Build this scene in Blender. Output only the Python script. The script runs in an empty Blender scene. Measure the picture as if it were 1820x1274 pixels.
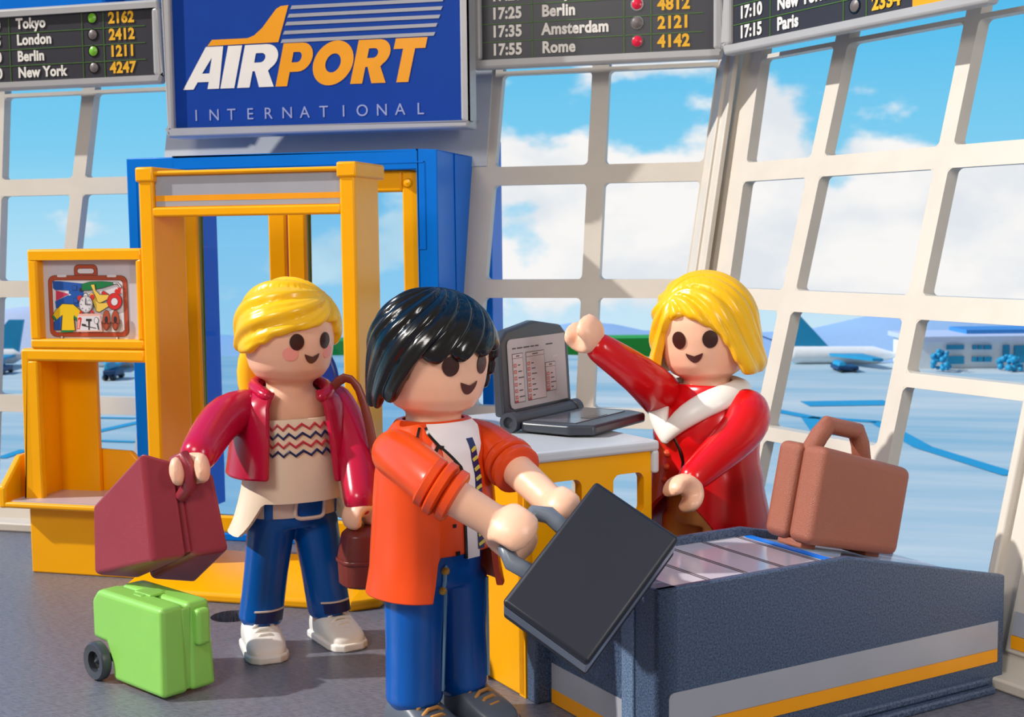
import bpy, bmesh, math, random
from mathutils import Vector, Matrix
from mathutils.geometry import tessellate_polygon
from math import sin, cos, pi, radians as R, sqrt, atan2
random.seed(4)
SC = bpy.context.scene
COL = SC.collection

# ------------------------------------------------------------------ camera
F = 2340.0; CX = 910.0; CY = 637.0; CH = 1.85
PITCH = math.atan(213/2340); ROLL = 0.011; YAW = R(15.2)
_fw = Vector((-sin(YAW), cos(YAW), 0)); _rt = Vector((cos(YAW), sin(YAW), 0)); _up = Vector((0, 0, 1))
_f = _fw*cos(PITCH) - _up*sin(PITCH); _u = _up*cos(PITCH) + _fw*sin(PITCH)
_r2 = _rt*cos(ROLL) - _u*sin(ROLL); _u2 = _u*cos(ROLL) + _rt*sin(ROLL)
CAMP = Vector((0, 0, CH))
cd = bpy.data.cameras.new('camera'); cam = bpy.data.objects.new('camera', cd); COL.objects.link(cam)
m = Matrix((_r2, _u2, -_f)).transposed().to_4x4(); m.translation = CAMP
cam.matrix_world = m
cd.sensor_fit = 'HORIZONTAL'; cd.sensor_width = 36.0; cd.lens = F/1820*36.0
cd.clip_end = 500; cd.clip_start = 0.05
cd.dof.use_dof = True; cd.dof.focus_distance = 5.0; cd.dof.aperture_fstop = 5.6
SC.camera = cam
SC.view_settings.view_transform = 'Standard'; SC.view_settings.look = 'None'
SC.view_settings.gamma = 1.0; SC.view_settings.use_curve_mapping = False
SC.view_settings.exposure = 0.0

def ray(x, y): return _f + _r2*((x-CX)/F) - _u2*((y-CY)/F)
def on_plane(x, y, n, p0):
    n = Vector(n); r = ray(x, y); t = (Vector(p0)-CAMP).dot(n)/r.dot(n); return CAMP + r*t
def on_z(x, y, z=0.0): return on_plane(x, y, (0, 0, 1), (0, 0, z))
def at_depth(x, y, d): return CAMP + ray(x, y)*d

def lin(c):
    return tuple(((v/255)/12.92 if v/255 <= .04045 else ((v/255+.055)/1.055)**2.4) for v in c)

# ------------------------------------------------------------------ world sky
W = bpy.data.worlds.new('sky'); SC.world = W; W.use_nodes = True
nt = W.node_tree; nt.nodes.clear()
def N(t, **k):
    n = nt.nodes.new(t)
    for a, b in k.items(): setattr(n, a, b)
    return n
def L(a, b): nt.links.new(a, b)
def ramp(n, stops, interp='LINEAR'):
    e = n.color_ramp.elements; n.color_ramp.interpolation = interp
    while len(e) > 1: e.remove(e[-1])
    e[0].position = stops[0][0]; e[0].color = (*stops[0][1], 1)
    for p, c in stops[1:]:
        q = e.new(p); q.color = (*c, 1)
tc = N('ShaderNodeTexCoord'); sx = N('ShaderNodeSeparateXYZ'); L(tc.outputs['Generated'], sx.inputs[0])
mr = N('ShaderNodeMapRange'); mr.inputs['From Min'].default_value = -0.2; mr.inputs['From Max'].default_value = 0.4
L(sx.outputs['Z'], mr.inputs['Value'])
cr = N('ShaderNodeValToRGB'); L(mr.outputs[0], cr.inputs[0])
# elevation -0.2 .. 0.4
ramp(cr, [(0.0, lin((215, 236, 246))), (0.20, lin((205, 232, 247))), (0.33, lin((176, 222, 245))), (0.44, lin((128, 206, 241))), (0.58, lin((92, 192, 238))), (0.75, lin((50, 168, 230))), (1.0, lin((30, 140, 215)))])
# clouds: billowing noise on the view direction, flattened vertically
mp = N('ShaderNodeMapping'); mp.inputs['Scale'].default_value = (4.2, 4.2, 7.5); mp.inputs['Location'].default_value = (3.1, 0.4, 1.35)
L(tc.outputs['Generated'], mp.inputs[0])
nz = N('ShaderNodeTexNoise'); nz.inputs['Scale'].default_value = 2.1; nz.inputs['Detail'].default_value = 7; nz.inputs['Roughness'].default_value = .48
L(mp.outputs[0], nz.inputs['Vector'])
# coverage: much in a band just round the horizon, little high up, more to the right
cv = N('ShaderNodeValToRGB'); L(mr.outputs[0], cv.inputs[0])
ramp(cv, [(0.0, (.0,)*3), (0.22, (.0,)*3), (0.28, (.16,)*3), (0.36, (.24,)*3), (0.42, (.17,)*3), (0.47, (.05,)*3), (0.55, (.03,)*3), (0.8, (.0,)*3)])
az = N('ShaderNodeMapRange'); az.inputs['From Min'].default_value = -0.7; az.inputs['From Max'].default_value = 0.3
L(sx.outputs['X'], az.inputs['Value'])
azr = N('ShaderNodeValToRGB'); L(az.outputs[0], azr.inputs[0])
ramp(azr, [(0.0, (.03,)*3), (0.28, (.06,)*3), (0.46, (.27,)*3), (0.60, (.29,)*3), (0.72, (.25,)*3), (1.0, (.26,)*3)])
a1 = N('ShaderNodeMath', operation='ADD'); L(nz.outputs[0], a1.inputs[0]); L(cv.outputs[0], a1.inputs[1])
a0_ = N('ShaderNodeMath', operation='ADD'); L(a1.outputs[0], a0_.inputs[0]); L(azr.outputs[0], a0_.inputs[1])
a2 = N('ShaderNodeMath', operation='SUBTRACT'); L(a0_.outputs[0], a2.inputs[0]); a2.inputs[1].default_value = .25
cm = N('ShaderNodeMapRange', interpolation_type='SMOOTHSTEP'); cm.inputs['From Min'].default_value = .565; cm.inputs['From Max'].default_value = .655
L(a2.outputs[0], cm.inputs['Value'])
nz2 = N('ShaderNodeTexNoise'); nz2.inputs['Scale'].default_value = 3.0; nz2.inputs['Detail'].default_value = 4; L(mp.outputs[0], nz2.inputs['Vector'])
cc = N('ShaderNodeValToRGB'); L(nz2.outputs[0], cc.inputs[0]); ramp(cc, [(.35, lin((226, 232, 238))), (.6, lin((250, 248, 246)))])
mx = N('ShaderNodeMix', data_type='RGBA'); L(cm.outputs[0], mx.inputs[0]); L(cr.outputs[0], mx.inputs[6]); L(cc.outputs[0], mx.inputs[7])
# invented: sky behind the viewer dimmed and warmed to cut and tint ambient light
dt = N('ShaderNodeVectorMath', operation='DOT_PRODUCT'); L(tc.outputs['Generated'], dt.inputs[0]); dt.inputs[1].default_value = (-0.26, 0.96, 0.25)
dm = N('ShaderNodeMapRange', interpolation_type='SMOOTHSTEP'); dm.inputs['From Min'].default_value = -0.35; dm.inputs['From Max'].default_value = 0.55
dm.inputs['To Min'].default_value = 0.30; dm.inputs['To Max'].default_value = 1.0
L(dt.outputs['Value'], dm.inputs['Value'])
wm_ = N('ShaderNodeMapRange', interpolation_type='SMOOTHSTEP'); wm_.inputs['From Min'].default_value = -0.3; wm_.inputs['From Max'].default_value = 0.3
L(dt.outputs['Value'], wm_.inputs['Value'])
wh = N('ShaderNodeMix', data_type='RGBA'); L(wm_.outputs[0], wh.inputs[0]); wh.inputs[6].default_value = (1.0, .88, .76, 1); L(mx.outputs[2], wh.inputs[7])
bg = N('ShaderNodeBackground'); L(wh.outputs[2], bg.inputs[0]); L(dm.outputs[0], bg.inputs[1])
wo = N('ShaderNodeOutputWorld'); L(bg.outputs[0], wo.inputs[0])

# ------------------------------------------------------------------ lights
def sun(name, frm, strength, col, ang):
    l = bpy.data.lights.new(name, 'SUN'); l.energy = strength; l.color = col; l.angle = R(ang)
    o = bpy.data.objects.new(name, l); COL.objects.link(o)
    o.rotation_euler = Vector(frm).to_track_quat('Z', 'Y').to_euler(); o.location = (0, 0, 12); return o
sun('sun', (-0.80, -0.30, 0.66), 3.9, (1.0, .965, .91), 1.2)
def area(name, loc, to, sx_, sy_, power, col):
    l = bpy.data.lights.new(name, 'AREA'); l.shape = 'RECTANGLE'; l.size = sx_; l.size_y = sy_; l.energy = power; l.color = col
    o = bpy.data.objects.new(name, l); COL.objects.link(o); o.location = loc
    o.rotation_euler = (Vector(loc)-Vector(to)).to_track_quat('Z', 'Y').to_euler(); return o
area('studio_softbox', (-3.6, -1.2, 5.6), (-1.4, 5.2, .8), 2.2, 1.6, 210, (1, .95, .9))
area('studio_striplight', (3.4, .8, 3.6), (-1.0, 5.4, .7), .8, 2.4, 130, (1, .97, .95))

# ------------------------------------------------------------------ materials
MATS = {}
def plastic(name, rgb, rough=.3, spec=.5, bump=0.0, bscale=200, sss=0.0, mottle=0.03, coat=0.0, emit=None):
    if name in MATS: return MATS[name]
    mt = bpy.data.materials.new(name); mt.use_nodes = True; t = mt.node_tree; b = t.nodes['Principled BSDF']
    c = lin(rgb)
    tcn = t.nodes.new('ShaderNodeTexCoord'); nz = t.nodes.new('ShaderNodeTexNoise'); nz.inputs['Scale'].default_value = 6; nz.inputs['Detail'].default_value = 3
    t.links.new(tcn.outputs['Object'], nz.inputs['Vector'])
    rm = t.nodes.new('ShaderNodeValToRGB'); e = rm.color_ramp.elements
    e[0].position = .3; e[1].position = .7
    e[0].color = (*[v*(1-mottle) for v in c], 1); e[1].color = (*[min(1, v*(1+mottle)) for v in c], 1)
    t.links.new(nz.outputs[0], rm.inputs[0]); t.links.new(rm.outputs[0], b.inputs['Base Color'])
    b.inputs['Roughness'].default_value = rough; b.inputs['Specular IOR Level'].default_value = spec
    if coat: b.inputs['Coat Weight'].default_value = coat; b.inputs['Coat Roughness'].default_value = .08
    if sss:
        b.inputs['Subsurface Weight'].default_value = sss; b.inputs['Subsurface Radius'].default_value = (.06, .04, .03); b.inputs['Subsurface Scale'].default_value = .6
    if bump:
        n2 = t.nodes.new('ShaderNodeTexNoise'); n2.inputs['Scale'].default_value = bscale; n2.inputs['Detail'].default_value = 2
        t.links.new(tcn.outputs['Object'], n2.inputs['Vector'])
        bp = t.nodes.new('ShaderNodeBump'); bp.inputs['Strength'].default_value = bump; bp.inputs['Distance'].default_value = .01
        t.links.new(n2.outputs[0], bp.inputs['Height']); t.links.new(bp.outputs[0], b.inputs['Normal'])
    MATS[name] = mt; return mt

def speckled(name, c0, c1, scale, rough, stretch=(1, 1, 1), bump=.15, spec=.5, rot=(0, 0, 0), lo=.35, hi=.65):
    mt = bpy.data.materials.new(name); mt.use_nodes = True; t = mt.node_tree; b = t.nodes['Principled BSDF']
    tcn = t.nodes.new('ShaderNodeTexCoord'); mp = t.nodes.new('ShaderNodeMapping'); mp.inputs['Scale'].default_value = stretch; mp.inputs['Rotation'].default_value = rot
    t.links.new(tcn.outputs['Object'], mp.inputs[0])
    nz = t.nodes.new('ShaderNodeTexNoise'); nz.inputs['Scale'].default_value = scale; nz.inputs['Detail'].default_value = 6; nz.inputs['Roughness'].default_value = .65
    t.links.new(mp.outputs[0], nz.inputs['Vector'])
    rm = t.nodes.new('ShaderNodeValToRGB'); e = rm.color_ramp.elements
    e[0].position = lo; e[0].color = (*lin(c0), 1); e[1].position = hi; e[1].color = (*lin(c1), 1)
    t.links.new(nz.outputs[0], rm.inputs[0]); t.links.new(rm.outputs[0], b.inputs['Base Color'])
    rr = t.nodes.new('ShaderNodeMapRange'); rr.inputs['To Min'].default_value = rough*.75; rr.inputs['To Max'].default_value = rough*1.3
    t.links.new(nz.outputs[0], rr.inputs['Value']); t.links.new(rr.outputs[0], b.inputs['Roughness'])
    b.inputs['Specular IOR Level'].default_value = spec
    bp = t.nodes.new('ShaderNodeBump'); bp.inputs['Strength'].default_value = bump; bp.inputs['Distance'].default_value = .01
    t.links.new(nz.outputs[0], bp.inputs['Height']); t.links.new(bp.outputs[0], b.inputs['Normal'])
    MATS[name] = mt; return mt

def glass(name, tint=(.9, .96, 1)):
    mt = bpy.data.materials.new(name); mt.use_nodes = True; t = mt.node_tree; t.nodes.clear()
    o = t.nodes.new('ShaderNodeOutputMaterial'); tr = t.nodes.new('ShaderNodeBsdfTransparent'); tr.inputs[0].default_value = (*tint, 1)
    gl = t.nodes.new('ShaderNodeBsdfGlossy'); gl.inputs['Roughness'].default_value = .03
    fr = t.nodes.new('ShaderNodeFresnel'); fr.inputs[0].default_value = 1.45
    mx = t.nodes.new('ShaderNodeMixShader'); t.links.new(fr.outputs[0], mx.inputs[0]); t.links.new(tr.outputs[0], mx.inputs[1]); t.links.new(gl.outputs[0], mx.inputs[2])
    t.links.new(mx.outputs[0], o.inputs[0]); MATS[name] = mt; return mt

YEL = plastic('yellow_plastic', (255, 176, 0), .28, .35, sss=.0)
BLU = plastic('blue_plastic', (0, 118, 224), .34, .15)
SIGNBLU = plastic('sign_blue_sheet', (8, 62, 156), .5, .15)
BEI = plastic('cream_plastic', (208, 200, 188), .4, .3)
GRY = plastic('silver_grey_plastic', (176, 176, 178), .3)
LGRY = plastic('pale_grey_plastic', (196, 200, 204), .35)
STK = plastic('grey_sticker', (162, 164, 174), .3)
STO = plastic('orange_sticker', (243, 160, 10), .35)
DSP = plastic('display_black', (46, 46, 56), .4)
WHT = plastic('white_print', (238, 234, 228), .5)
AMB = plastic('amber_print', (240, 180, 20), .5)
GLN = plastic('green_line', (72, 120, 40), .5)
SKIN = plastic('skin_plastic', (248, 194, 162), .35, sss=.15)
TAN = plastic('eye_brown', (62, 32, 24), .3)
MOU = plastic('mouth_brown', (84, 36, 28), .35)
PNK = plastic('cheek_pink', (250, 160, 145), .4)
BLOND = plastic('blond_plastic', (250, 192, 22), .25)
BLACK = plastic('black_plastic', (12, 12, 14), .17, .6)
CRIM = plastic('crimson_plastic', (190, 14, 58), .22)
CREAM = plastic('ivory_plastic', (250, 230, 202), .35)
JEAN = plastic('jeans_blue_plastic', (0, 88, 178), .24)
NAVY = plastic('navy_print', (28, 38, 92), .3)
WPL = plastic('white_plastic', (240, 236, 228), .35)
ORG = plastic('orange_plastic', (226, 72, 18), .27)
RED = plastic('red_plastic', (214, 14, 22), .22)
BURG = plastic('burgundy_plastic', (152, 48, 60), .34, bump=.12, bscale=240)
BRN = plastic('brown_plastic', (158, 92, 70), .46, bump=.45, bscale=330)
DBRN = plastic('dark_brown_plastic', (112, 44, 38), .35, bump=.1, bscale=200)
LIME = plastic('lime_plastic', (140, 204, 92), .35, sss=.25, bump=.05)
DGR = plastic('charcoal_plastic', (62, 66, 74), .35)
MGR = plastic('slate_grey_plastic', (104, 112, 124), .35)
BKC = plastic('black_case_plastic', (25, 29, 41), .42, bump=.06, bscale=300)
SHG = plastic('shoe_grey_plastic', (92, 100, 112), .4)
SPK = speckled('speckled_slate_plastic', (34, 48, 72), (104, 126, 158), 150, .34, (1, 1, 1), .3, lo=.36, hi=.76)
FLR = speckled('brushed_floor', (46, 48, 60), (148, 150, 164), 24, .27, (1, 18, 1), .25, rot=(0, 0, R(62)), lo=.3, hi=.72)
APR = None
GLS = glass('door_glass', (.72, .90, 1.0))

# ------------------------------------------------------------------ mesh helpers
class MB:
    def __init__(s): s.v = []; s.f = []; s.mi = []
    def add(s, vs, fs, mi=0):
        b = len(s.v); s.v += [tuple(v) for v in vs]; s.f += [tuple(i+b for i in f) for f in fs]; s.mi += [mi]*len(fs); return s
    def hexa(s, p, mi=0):   # p: 8 points, bottom 4 then top 4 (same order)
        return s.add(p, [(0, 3, 2, 1), (4, 5, 6, 7), (0, 1, 5, 4), (1, 2, 6, 5), (2, 3, 7, 6), (3, 0, 4, 7)], mi)
    def box(s, x0, x1, y0, y1, z0, z1, mi=0):
        return s.hexa([(x0, y0, z0), (x1, y0, z0), (x1, y1, z0), (x0, y1, z0), (x0, y0, z1), (x1, y0, z1), (x1, y1, z1), (x0, y1, z1)], mi)
    def prism(s, pts, d, mi=0):   # closed outline of 3-D points swept along vector d
        n = len(pts); d = Vector(d); a = [Vector(p) for p in pts]; b = [p+d for p in a]
        fs = [tuple(range(n))[::-1], tuple(range(n, 2*n))] + [(i, (i+1) % n, n+(i+1) % n, n+i) for i in range(n)]
        return s.add(a+b, fs, mi)
    def loft(s, rings, caps=True, mi=0, close=True):
        n = len(rings[0]); b = [p for r in rings for p in r]; fs = []
        for k in range(len(rings)-1):
            for i in range(n if close else n-1):
                j = (i+1) % n; fs.append((k*n+i, k*n+j, (k+1)*n+j, (k+1)*n+i))
        if caps: fs.append(tuple(range(n))[::-1]); fs.append(tuple(range((len(rings)-1)*n, len(rings)*n)))
        return s.add(b, fs, mi)
    def tube(s, pts, rad, n=18, rx=None, cap=3, mi=0, up=None):
        """rounded tube through pts; rad radius or list; rx optional flattening list (second axis factor)"""
        P = [Vector(p) for p in pts]; k = len(P); rs = rad if isinstance(rad, (list, tuple)) else [rad]*k
        fl = rx if isinstance(rx, (list, tuple)) else [rx or 1]*k
        T = [((P[min(i+1, k-1)]-P[i]).normalized() + (P[i]-P[max(i-1, 0)]).normalized()).normalized() for i in range(k)]
        u = Vector(up) if up else (Vector((0, 0, 1)) if abs(T[0].z) < .9 else Vector((0, 1, 0)))
        rings = []; 
        def ring(c, t, r, f, u):
            x = u.cross(t).normalized(); y = t.cross(x).normalized()
            return [c + x*(r*cos(2*pi*i/n)) + y*(r*f*sin(2*pi*i/n)) for i in range(n)]
        us = []
        for i in range(k):
            x = u.cross(T[i]).normalized(); y = T[i].cross(x).normalized(); u = y; us.append(y)
        for j in range(cap):
            a = pi/2*(j+.15)/cap; rings.append(ring(P[0]-T[0]*(rs[0]*cos(a)), T[0], rs[0]*sin(a), fl[0], us[0]))
        for i in range(k): rings.append(ring(P[i], T[i], rs[i], fl[i], us[i]))
        for j in range(cap)[::-1]:
            a = pi/2*(j+.15)/cap; rings.append(ring(P[-1]+T[-1]*(rs[-1]*cos(a)), T[-1], rs[-1]*sin(a), fl[-1], us[-1]))
        return s.loft(rings, True, mi)
    def lathe(s, prof, c=(0, 0, 0), n=40, sx=1, sy=1, mi=0):
        c = Vector(c); rings = [[c+Vector((r*sx*sin(2*pi*i/n), -r*sy*cos(2*pi*i/n), z)) for i in range(n)] for r, z in prof]
        return s.loft(rings, True, mi)
    def build(s, name, mats, parent=None, bevel=0, seg=2, smooth=True, sub=0, remesh=0, relax=0, solid=0, ang=30, loc=None):
        me = bpy.data.meshes.new(name); me.from_pydata(s.v, [], s.f)
        mats = mats if isinstance(mats, (list, tuple)) else [mats]
        for q in mats: me.materials.append(q)
        me.polygons.foreach_set('material_index', s.mi)
        bm = bmesh.new(); bm.from_mesh(me)
        if not remesh: bmesh.ops.remove_doubles(bm, verts=bm.verts, dist=1e-5)
        bmesh.ops.recalc_face_normals(bm, faces=bm.faces); bm.to_mesh(me); bm.free()
        if smooth: me.polygons.foreach_set('use_smooth', [True]*len(me.polygons))
        o = bpy.data.objects.new(name, me); COL.objects.link(o)
        if parent: o.parent = parent
        if loc: o.location = loc
        if solid:
            q = o.modifiers.new('thickness', 'SOLIDIFY'); q.thickness = solid; q.offset = -1
        if bevel:
            q = o.modifiers.new('bevel', 'BEVEL'); q.width = bevel; q.segments = seg; q.limit_method = 'ANGLE'; q.angle_limit = R(ang); q.harden_normals = False
        if remesh:
            q = o.modifiers.new('remesh', 'REMESH'); q.mode = 'VOXEL'; q.voxel_size = remesh; q.use_smooth_shade = True
            if relax:
                q = o.modifiers.new('relax', 'SMOOTH'); q.factor = .5; q.iterations = relax
        if sub:
            q = o.modifiers.new('subsurf', 'SUBSURF'); q.levels = sub; q.render_levels = sub
        if smooth and not remesh and not sub:
            # flat areas stay flat, bevels shade softly
            q = o.modifiers.new('weighted', 'WEIGHTED_NORMAL'); q.keep_sharp = True
            try: me.set_sharp_from_angle(angle=R(42))
            except Exception: pass
        return o

def thing(name, label, cat, loc=(0, 0, 0), rz=0.0, group=None):
    o = bpy.data.objects.new(name, None); COL.objects.link(o); o.empty_display_size = .1
    o.location = loc; o.rotation_euler = (0, 0, rz); o['label'] = label; o['category'] = cat
    if group: o['group'] = group
    return o
def struct(o, label=None, cat=None):
    o['kind'] = 'structure'
    if label: o['label'] = label
    if cat: o['category'] = cat
    return o

def flat(mb, pts, off, n, mi=0, th=.0015):
    """a printed shape: thin sheet through 3-D points, lifted by off along n"""
    n = Vector(n); mb.prism([Vector(p)+n*(off-th) for p in pts], n*th, mi)

def glyphs(text, size, shear=0.0, bold=0.0, space=1.0, align='LEFT', extr=.001):
    cu = bpy.data.curves.new('lettering', 'FONT'); cu.body = text; cu.size = size; cu.shear = shear; cu.offset = bold
    cu.space_character = space; cu.align_x = align; cu.extrude = extr; cu.resolution_u = 4; cu.fill_mode = 'BOTH'
    o = bpy.data.objects.new('tmp', cu); COL.objects.link(o)
    dg = bpy.context.evaluated_depsgraph_get(); dg.update()
    me = bpy.data.meshes.new_from_object(o.evaluated_get(dg)); bpy.data.objects.remove(o)
    vs = [tuple(v.co) for v in me.vertices]; fs = [tuple(p.vertices) for p in me.polygons]; bpy.data.meshes.remove(me)
    return vs, fs
def put_text(mb, text, size, origin, ux, uy, mi=0, off=.002, sxk=1.0, **k):
    """text laid on a plane: origin bottom-left, ux right, uy up"""
    vs, fs = glyphs(text, size, **k); o = Vector(origin); ux = Vector(ux); uy = Vector(uy); n = ux.cross(uy)
    mb.add([o+ux*(v[0]*sxk)+uy*v[1]+n*(v[2]+off) for v in vs], fs, mi)
def text_width(text, size, **k):
    vs, fs = glyphs(text, size, **k); return max(v[0] for v in vs)-min(v[0] for v in vs)

# ================================================================== SETTING
TA = math.tan(R(15))
CORN = Vector((-1.14, 7.35, 0)); Q = sqrt(.5)
def wall_pt(frame, s, z, off=0.0):
    if frame == 'B': return Vector((s, 7.35+z*TA+off, z))
    e = Vector((Q, -Q, 0)); n = Vector((Q, Q, 0)); return CORN + e*s + n*(z*TA+off) + Vector((0, 0, z))

def lattice(mb, frame, cols, zs, open_cells, th):
    """window wall: cols = functions of z, zs = levels; cells listed are openings; swept by th outward"""
    nc, nz_ = len(cols), len(zs)
    def g(i, k, off): return wall_pt(frame, cols[i](zs[k]), zs[k], off)
    solid = lambda i, k: 0 <= i < nc-1 and 0 <= k < nz_-1 and (i, k) not in open_cells
    for i in range(nc-1):
        for k in range(nz_-1):
            if not solid(i, k): continue
            a = [g(i, k, 0), g(i+1, k, 0), g(i+1, k+1, 0), g(i, k+1, 0)]; b = [g(i, k, th), g(i+1, k, th), g(i+1, k+1, th), g(i, k+1, th)]
            mb.add(a, [(0, 1, 2, 3)]); mb.add(b, [(3, 2, 1, 0)])
            for (di, dk, e) in ((-1, 0, (3, 0)), (1, 0, (1, 2)), (0, -1, (0, 1)), (0, 1, (2, 3))):
                if not solid(i+di, k+dk): mb.add([a[e[0]], a[e[1]], b[e[1]], b[e[0]]], [(0, 1, 2, 3)])

def fillets(mb, frame, cols, zs, cells, th, r=.03):
    for i, k in cells:
        c = [wall_pt(frame, cols[i+a](zs[k+b]), zs[k+b], .001) for a, b in ((0, 0), (1, 0), (1, 1), (0, 1))]
        if not ((i, k-1) in cells or (i, k+1) in cells): todo = (0, 1, 2, 3)
        else: todo = tuple(([] if (i, k-1) in cells else [0, 1])+([] if (i, k+1) in cells else [2, 3]))
        n = (Vector((0, 1, 0)) if frame == 'B' else Vector((Q, Q, 0)))*(th-.002)
        for q in todo:
            u = (c[(q+1) % 4]-c[q]).normalized(); v = (c[(q+3) % 4]-c[q]).normalized()
            mb.prism([c[q]]+[c[q]+u*(r*(1-sin(t*pi/10)))+v*(r*(1-cos(t*pi/10))) for t in range(6)], n)
c_ = lambda v: (lambda z: v)
ZL = [0.0, .16, .735, .845, 1.49, 1.60, 2.18, 2.295, 2.875, 2.90, 3.1, 3.2]
CB = {(i, k) for i in (1, 3) for k in (1, 3, 5, 7)}; CT = {(1, 9), (3, 9)}
# left part of the back wall
mb = MB(); edgeL = lambda z: -5.57-.107*z
lattice(mb, 'B', [lambda z: edgeL(z)-.16, edgeL, c_(-5.262), c_(-5.163), c_(-4.57), c_(-4.33)], ZL,
        CB | CT, .075)
fillets(mb, 'B', [lambda z: edgeL(z)-.16, edgeL, c_(-5.262), c_(-5.163), c_(-4.57), c_(-4.33)], ZL, CB, .075)
struct(mb.build('window_1', BEI, bevel=.012, seg=2), 'cream window grid left of the blue doorway', 'window')
# middle part
mb = MB(); edgeM = lambda z: -1.225+.112*z; edgeM2 = lambda z: -1.14+.111*z
lattice(mb, 'B', [c_(-2.50), lambda z: -2.315+.024*z, c_(-1.672), c_(-1.565), edgeM, edgeM2], ZL,
        CB | CT, .075)
fillets(mb, 'B', [c_(-2.50), lambda z: -2.315+.024*z, c_(-1.672), c_(-1.565), edgeM, edgeM2], ZL, CB, .075)
struct(mb.build('window_2', BEI, bevel=.012, seg=2), 'cream window grid between the doorway and the corner', 'window')
# right wall
ZR = [0.0, .05, .77, .84, 1.13, 1.197, 1.446, 1.558, 2.162, 2.272, 2.875, 2.90, 3.1, 3.2]
mb = MB(); e0 = lambda z: .04+.0*z
edgeR = lambda z: .275-.112*z
cols = [lambda z: -.02-.111*z*.6, edgeR, c_(.556), c_(.66), c_(1.448), c_(1.54), c_(2.27), c_(2.36), c_(3.0), c_(3.1)]
op = set()
for i in (1, 3, 5, 7):
    for k in (5, 7, 9):
        if k == 5: op |= {(i, 5)} if i != 1 and i != 3 else {(i, 3), (i, 4), (i, 5)}
        else: op.add((i, k))
# rows of the right wall: two left columns have tall lower panes, right columns a bar at 1.13-1.2 with the baggage opening below
for i in (5, 7): op |= {(i, 5)}
for i in (5,): op |= {(i, 1), (i, 2), (i, 3)}
for i in (1, 3): op |= {(i, 1)}
op.add((7, 3)) if False else None
lattice(mb, 'R', cols, ZR, op | {(i, 11) for i in (1, 3, 5, 7)}, .075); fillets(mb, 'R', cols, ZR, op, .075)
struct(mb.build('window_3', BEI, bevel=.012, seg=2), 'cream window grid of the slanting right wall', 'window')
# corner post
mb = MB()
def post_ring(z):
    b = wall_pt('B', edgeM2(z), z, 0); ex = Vector((1, 0, 0)); er = Vector((Q, -Q, 0)); inn = Vector((-.38, -.92, 0))
    p0 = b+Vector((-.075, 0, 0)); return [p0+Vector((0, .1, 0)), p0, p0+Vector((.05, -.085, 0)), p0+Vector((.068, -.075, 0)), p0+Vector((.108, -.14, 0)), p0+Vector((.135, -.125, 0)), b+er*.02+Vector((.02, -.0, 0)), b+er*.06+Vector((.06, .12, 0))]
mb.loft([post_ring(0.0), post_ring(3.2)])
struct(mb.build('trim_1', BEI, bevel=.006), 'cream corner post where the two window walls meet', 'post')
# bottom sill rails
mb = MB()
mb.box(-6.6, -4.40, 7.22, 7.40, 0, .06); mb.box(-2.42, -1.2, 7.22, 7.40, 0, .06)
struct(mb.build('baseboard_back', BEI, bevel=.012), 'cream sill along the foot of the back windows', 'sill')
mb = MB(); a = CORN+Vector((-Q, -Q, 0))*.11; e = Vector((Q, -Q, 0))
mb.prism([a+e*2.255, a+e*3.3, a+e*3.3+Vector((0, 0, .05)), a+e*2.255+Vector((0, 0, .05))], Vector((Q, Q, 0))*.2)
mb.prism([a+e*.1, a+e*.5, a+e*.5+Vector((0, 0, .05)), a+e*.1+Vector((0, 0, .05))], Vector((Q, Q, 0))*.2)
struct(mb.build('baseboard_right', BEI, bevel=.01), 'cream sill at the foot of the right wall', 'sill')
# wall section above the doorway
mb = MB(); z0, z1 = 2.30, 3.2
p = [wall_pt('B', -4.57, z0), wall_pt('B', -2.31, z0), wall_pt('B', -2.31, z1), wall_pt('B', -4.57, z1)]
mb.prism([q+Vector((0, -.012, 0)) for q in p], (0, .11, 0))
struct(mb.build('wall_back', LGRY, bevel=.006), 'pale grey wall above the blue doorway', 'wall')
# pillar panel right of the baggage opening
mb = MB()
def wr(s, z, off): return wall_pt('R', s, z, off)
mb.prism([wr(2.27, .0, -.03), wr(3.1, .0, -.03), wr(3.1, 1.0, -.03), wr(2.27, 1.0, -.03)], Vector((Q, Q, 0))*.05)
fr = MB()
fr.prism([wr(2.27, .02, -.07), wr(2.31, .02, -.07), wr(2.31, 1.15, -.07), wr(2.27, 1.15, -.07)], Vector((Q, Q, 0))*.1)
mb.prism([wr(2.405, .13, -.045), wr(3.0, .13, -.045), wr(3.0, .9, -.045), wr(2.405, .9, -.045)], Vector((Q, Q, 0))*.03)
pn = struct(mb.build('wall_right', BEI, bevel=.01), 'cream panel right of the baggage opening', 'wall')
o = fr.build('frame_edge', BEI, pn, bevel=.008)
st = MB(); d = Vector((-Q, -Q, 0))
st.prism([wr(2.44, .155, -.048), wr(2.95, .155, -.048), wr(2.95, .205, -.048), wr(2.43, .205, -.048)], d*.002, 1)
st.prism([wr(2.43, .207, -.048), wr(2.95, .207, -.048), wr(2.95, .30, -.048), wr(2.43, .30, -.048)], d*.002, 0)
st.build('sticker', [STK, STO], pn, smooth=False)

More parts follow.
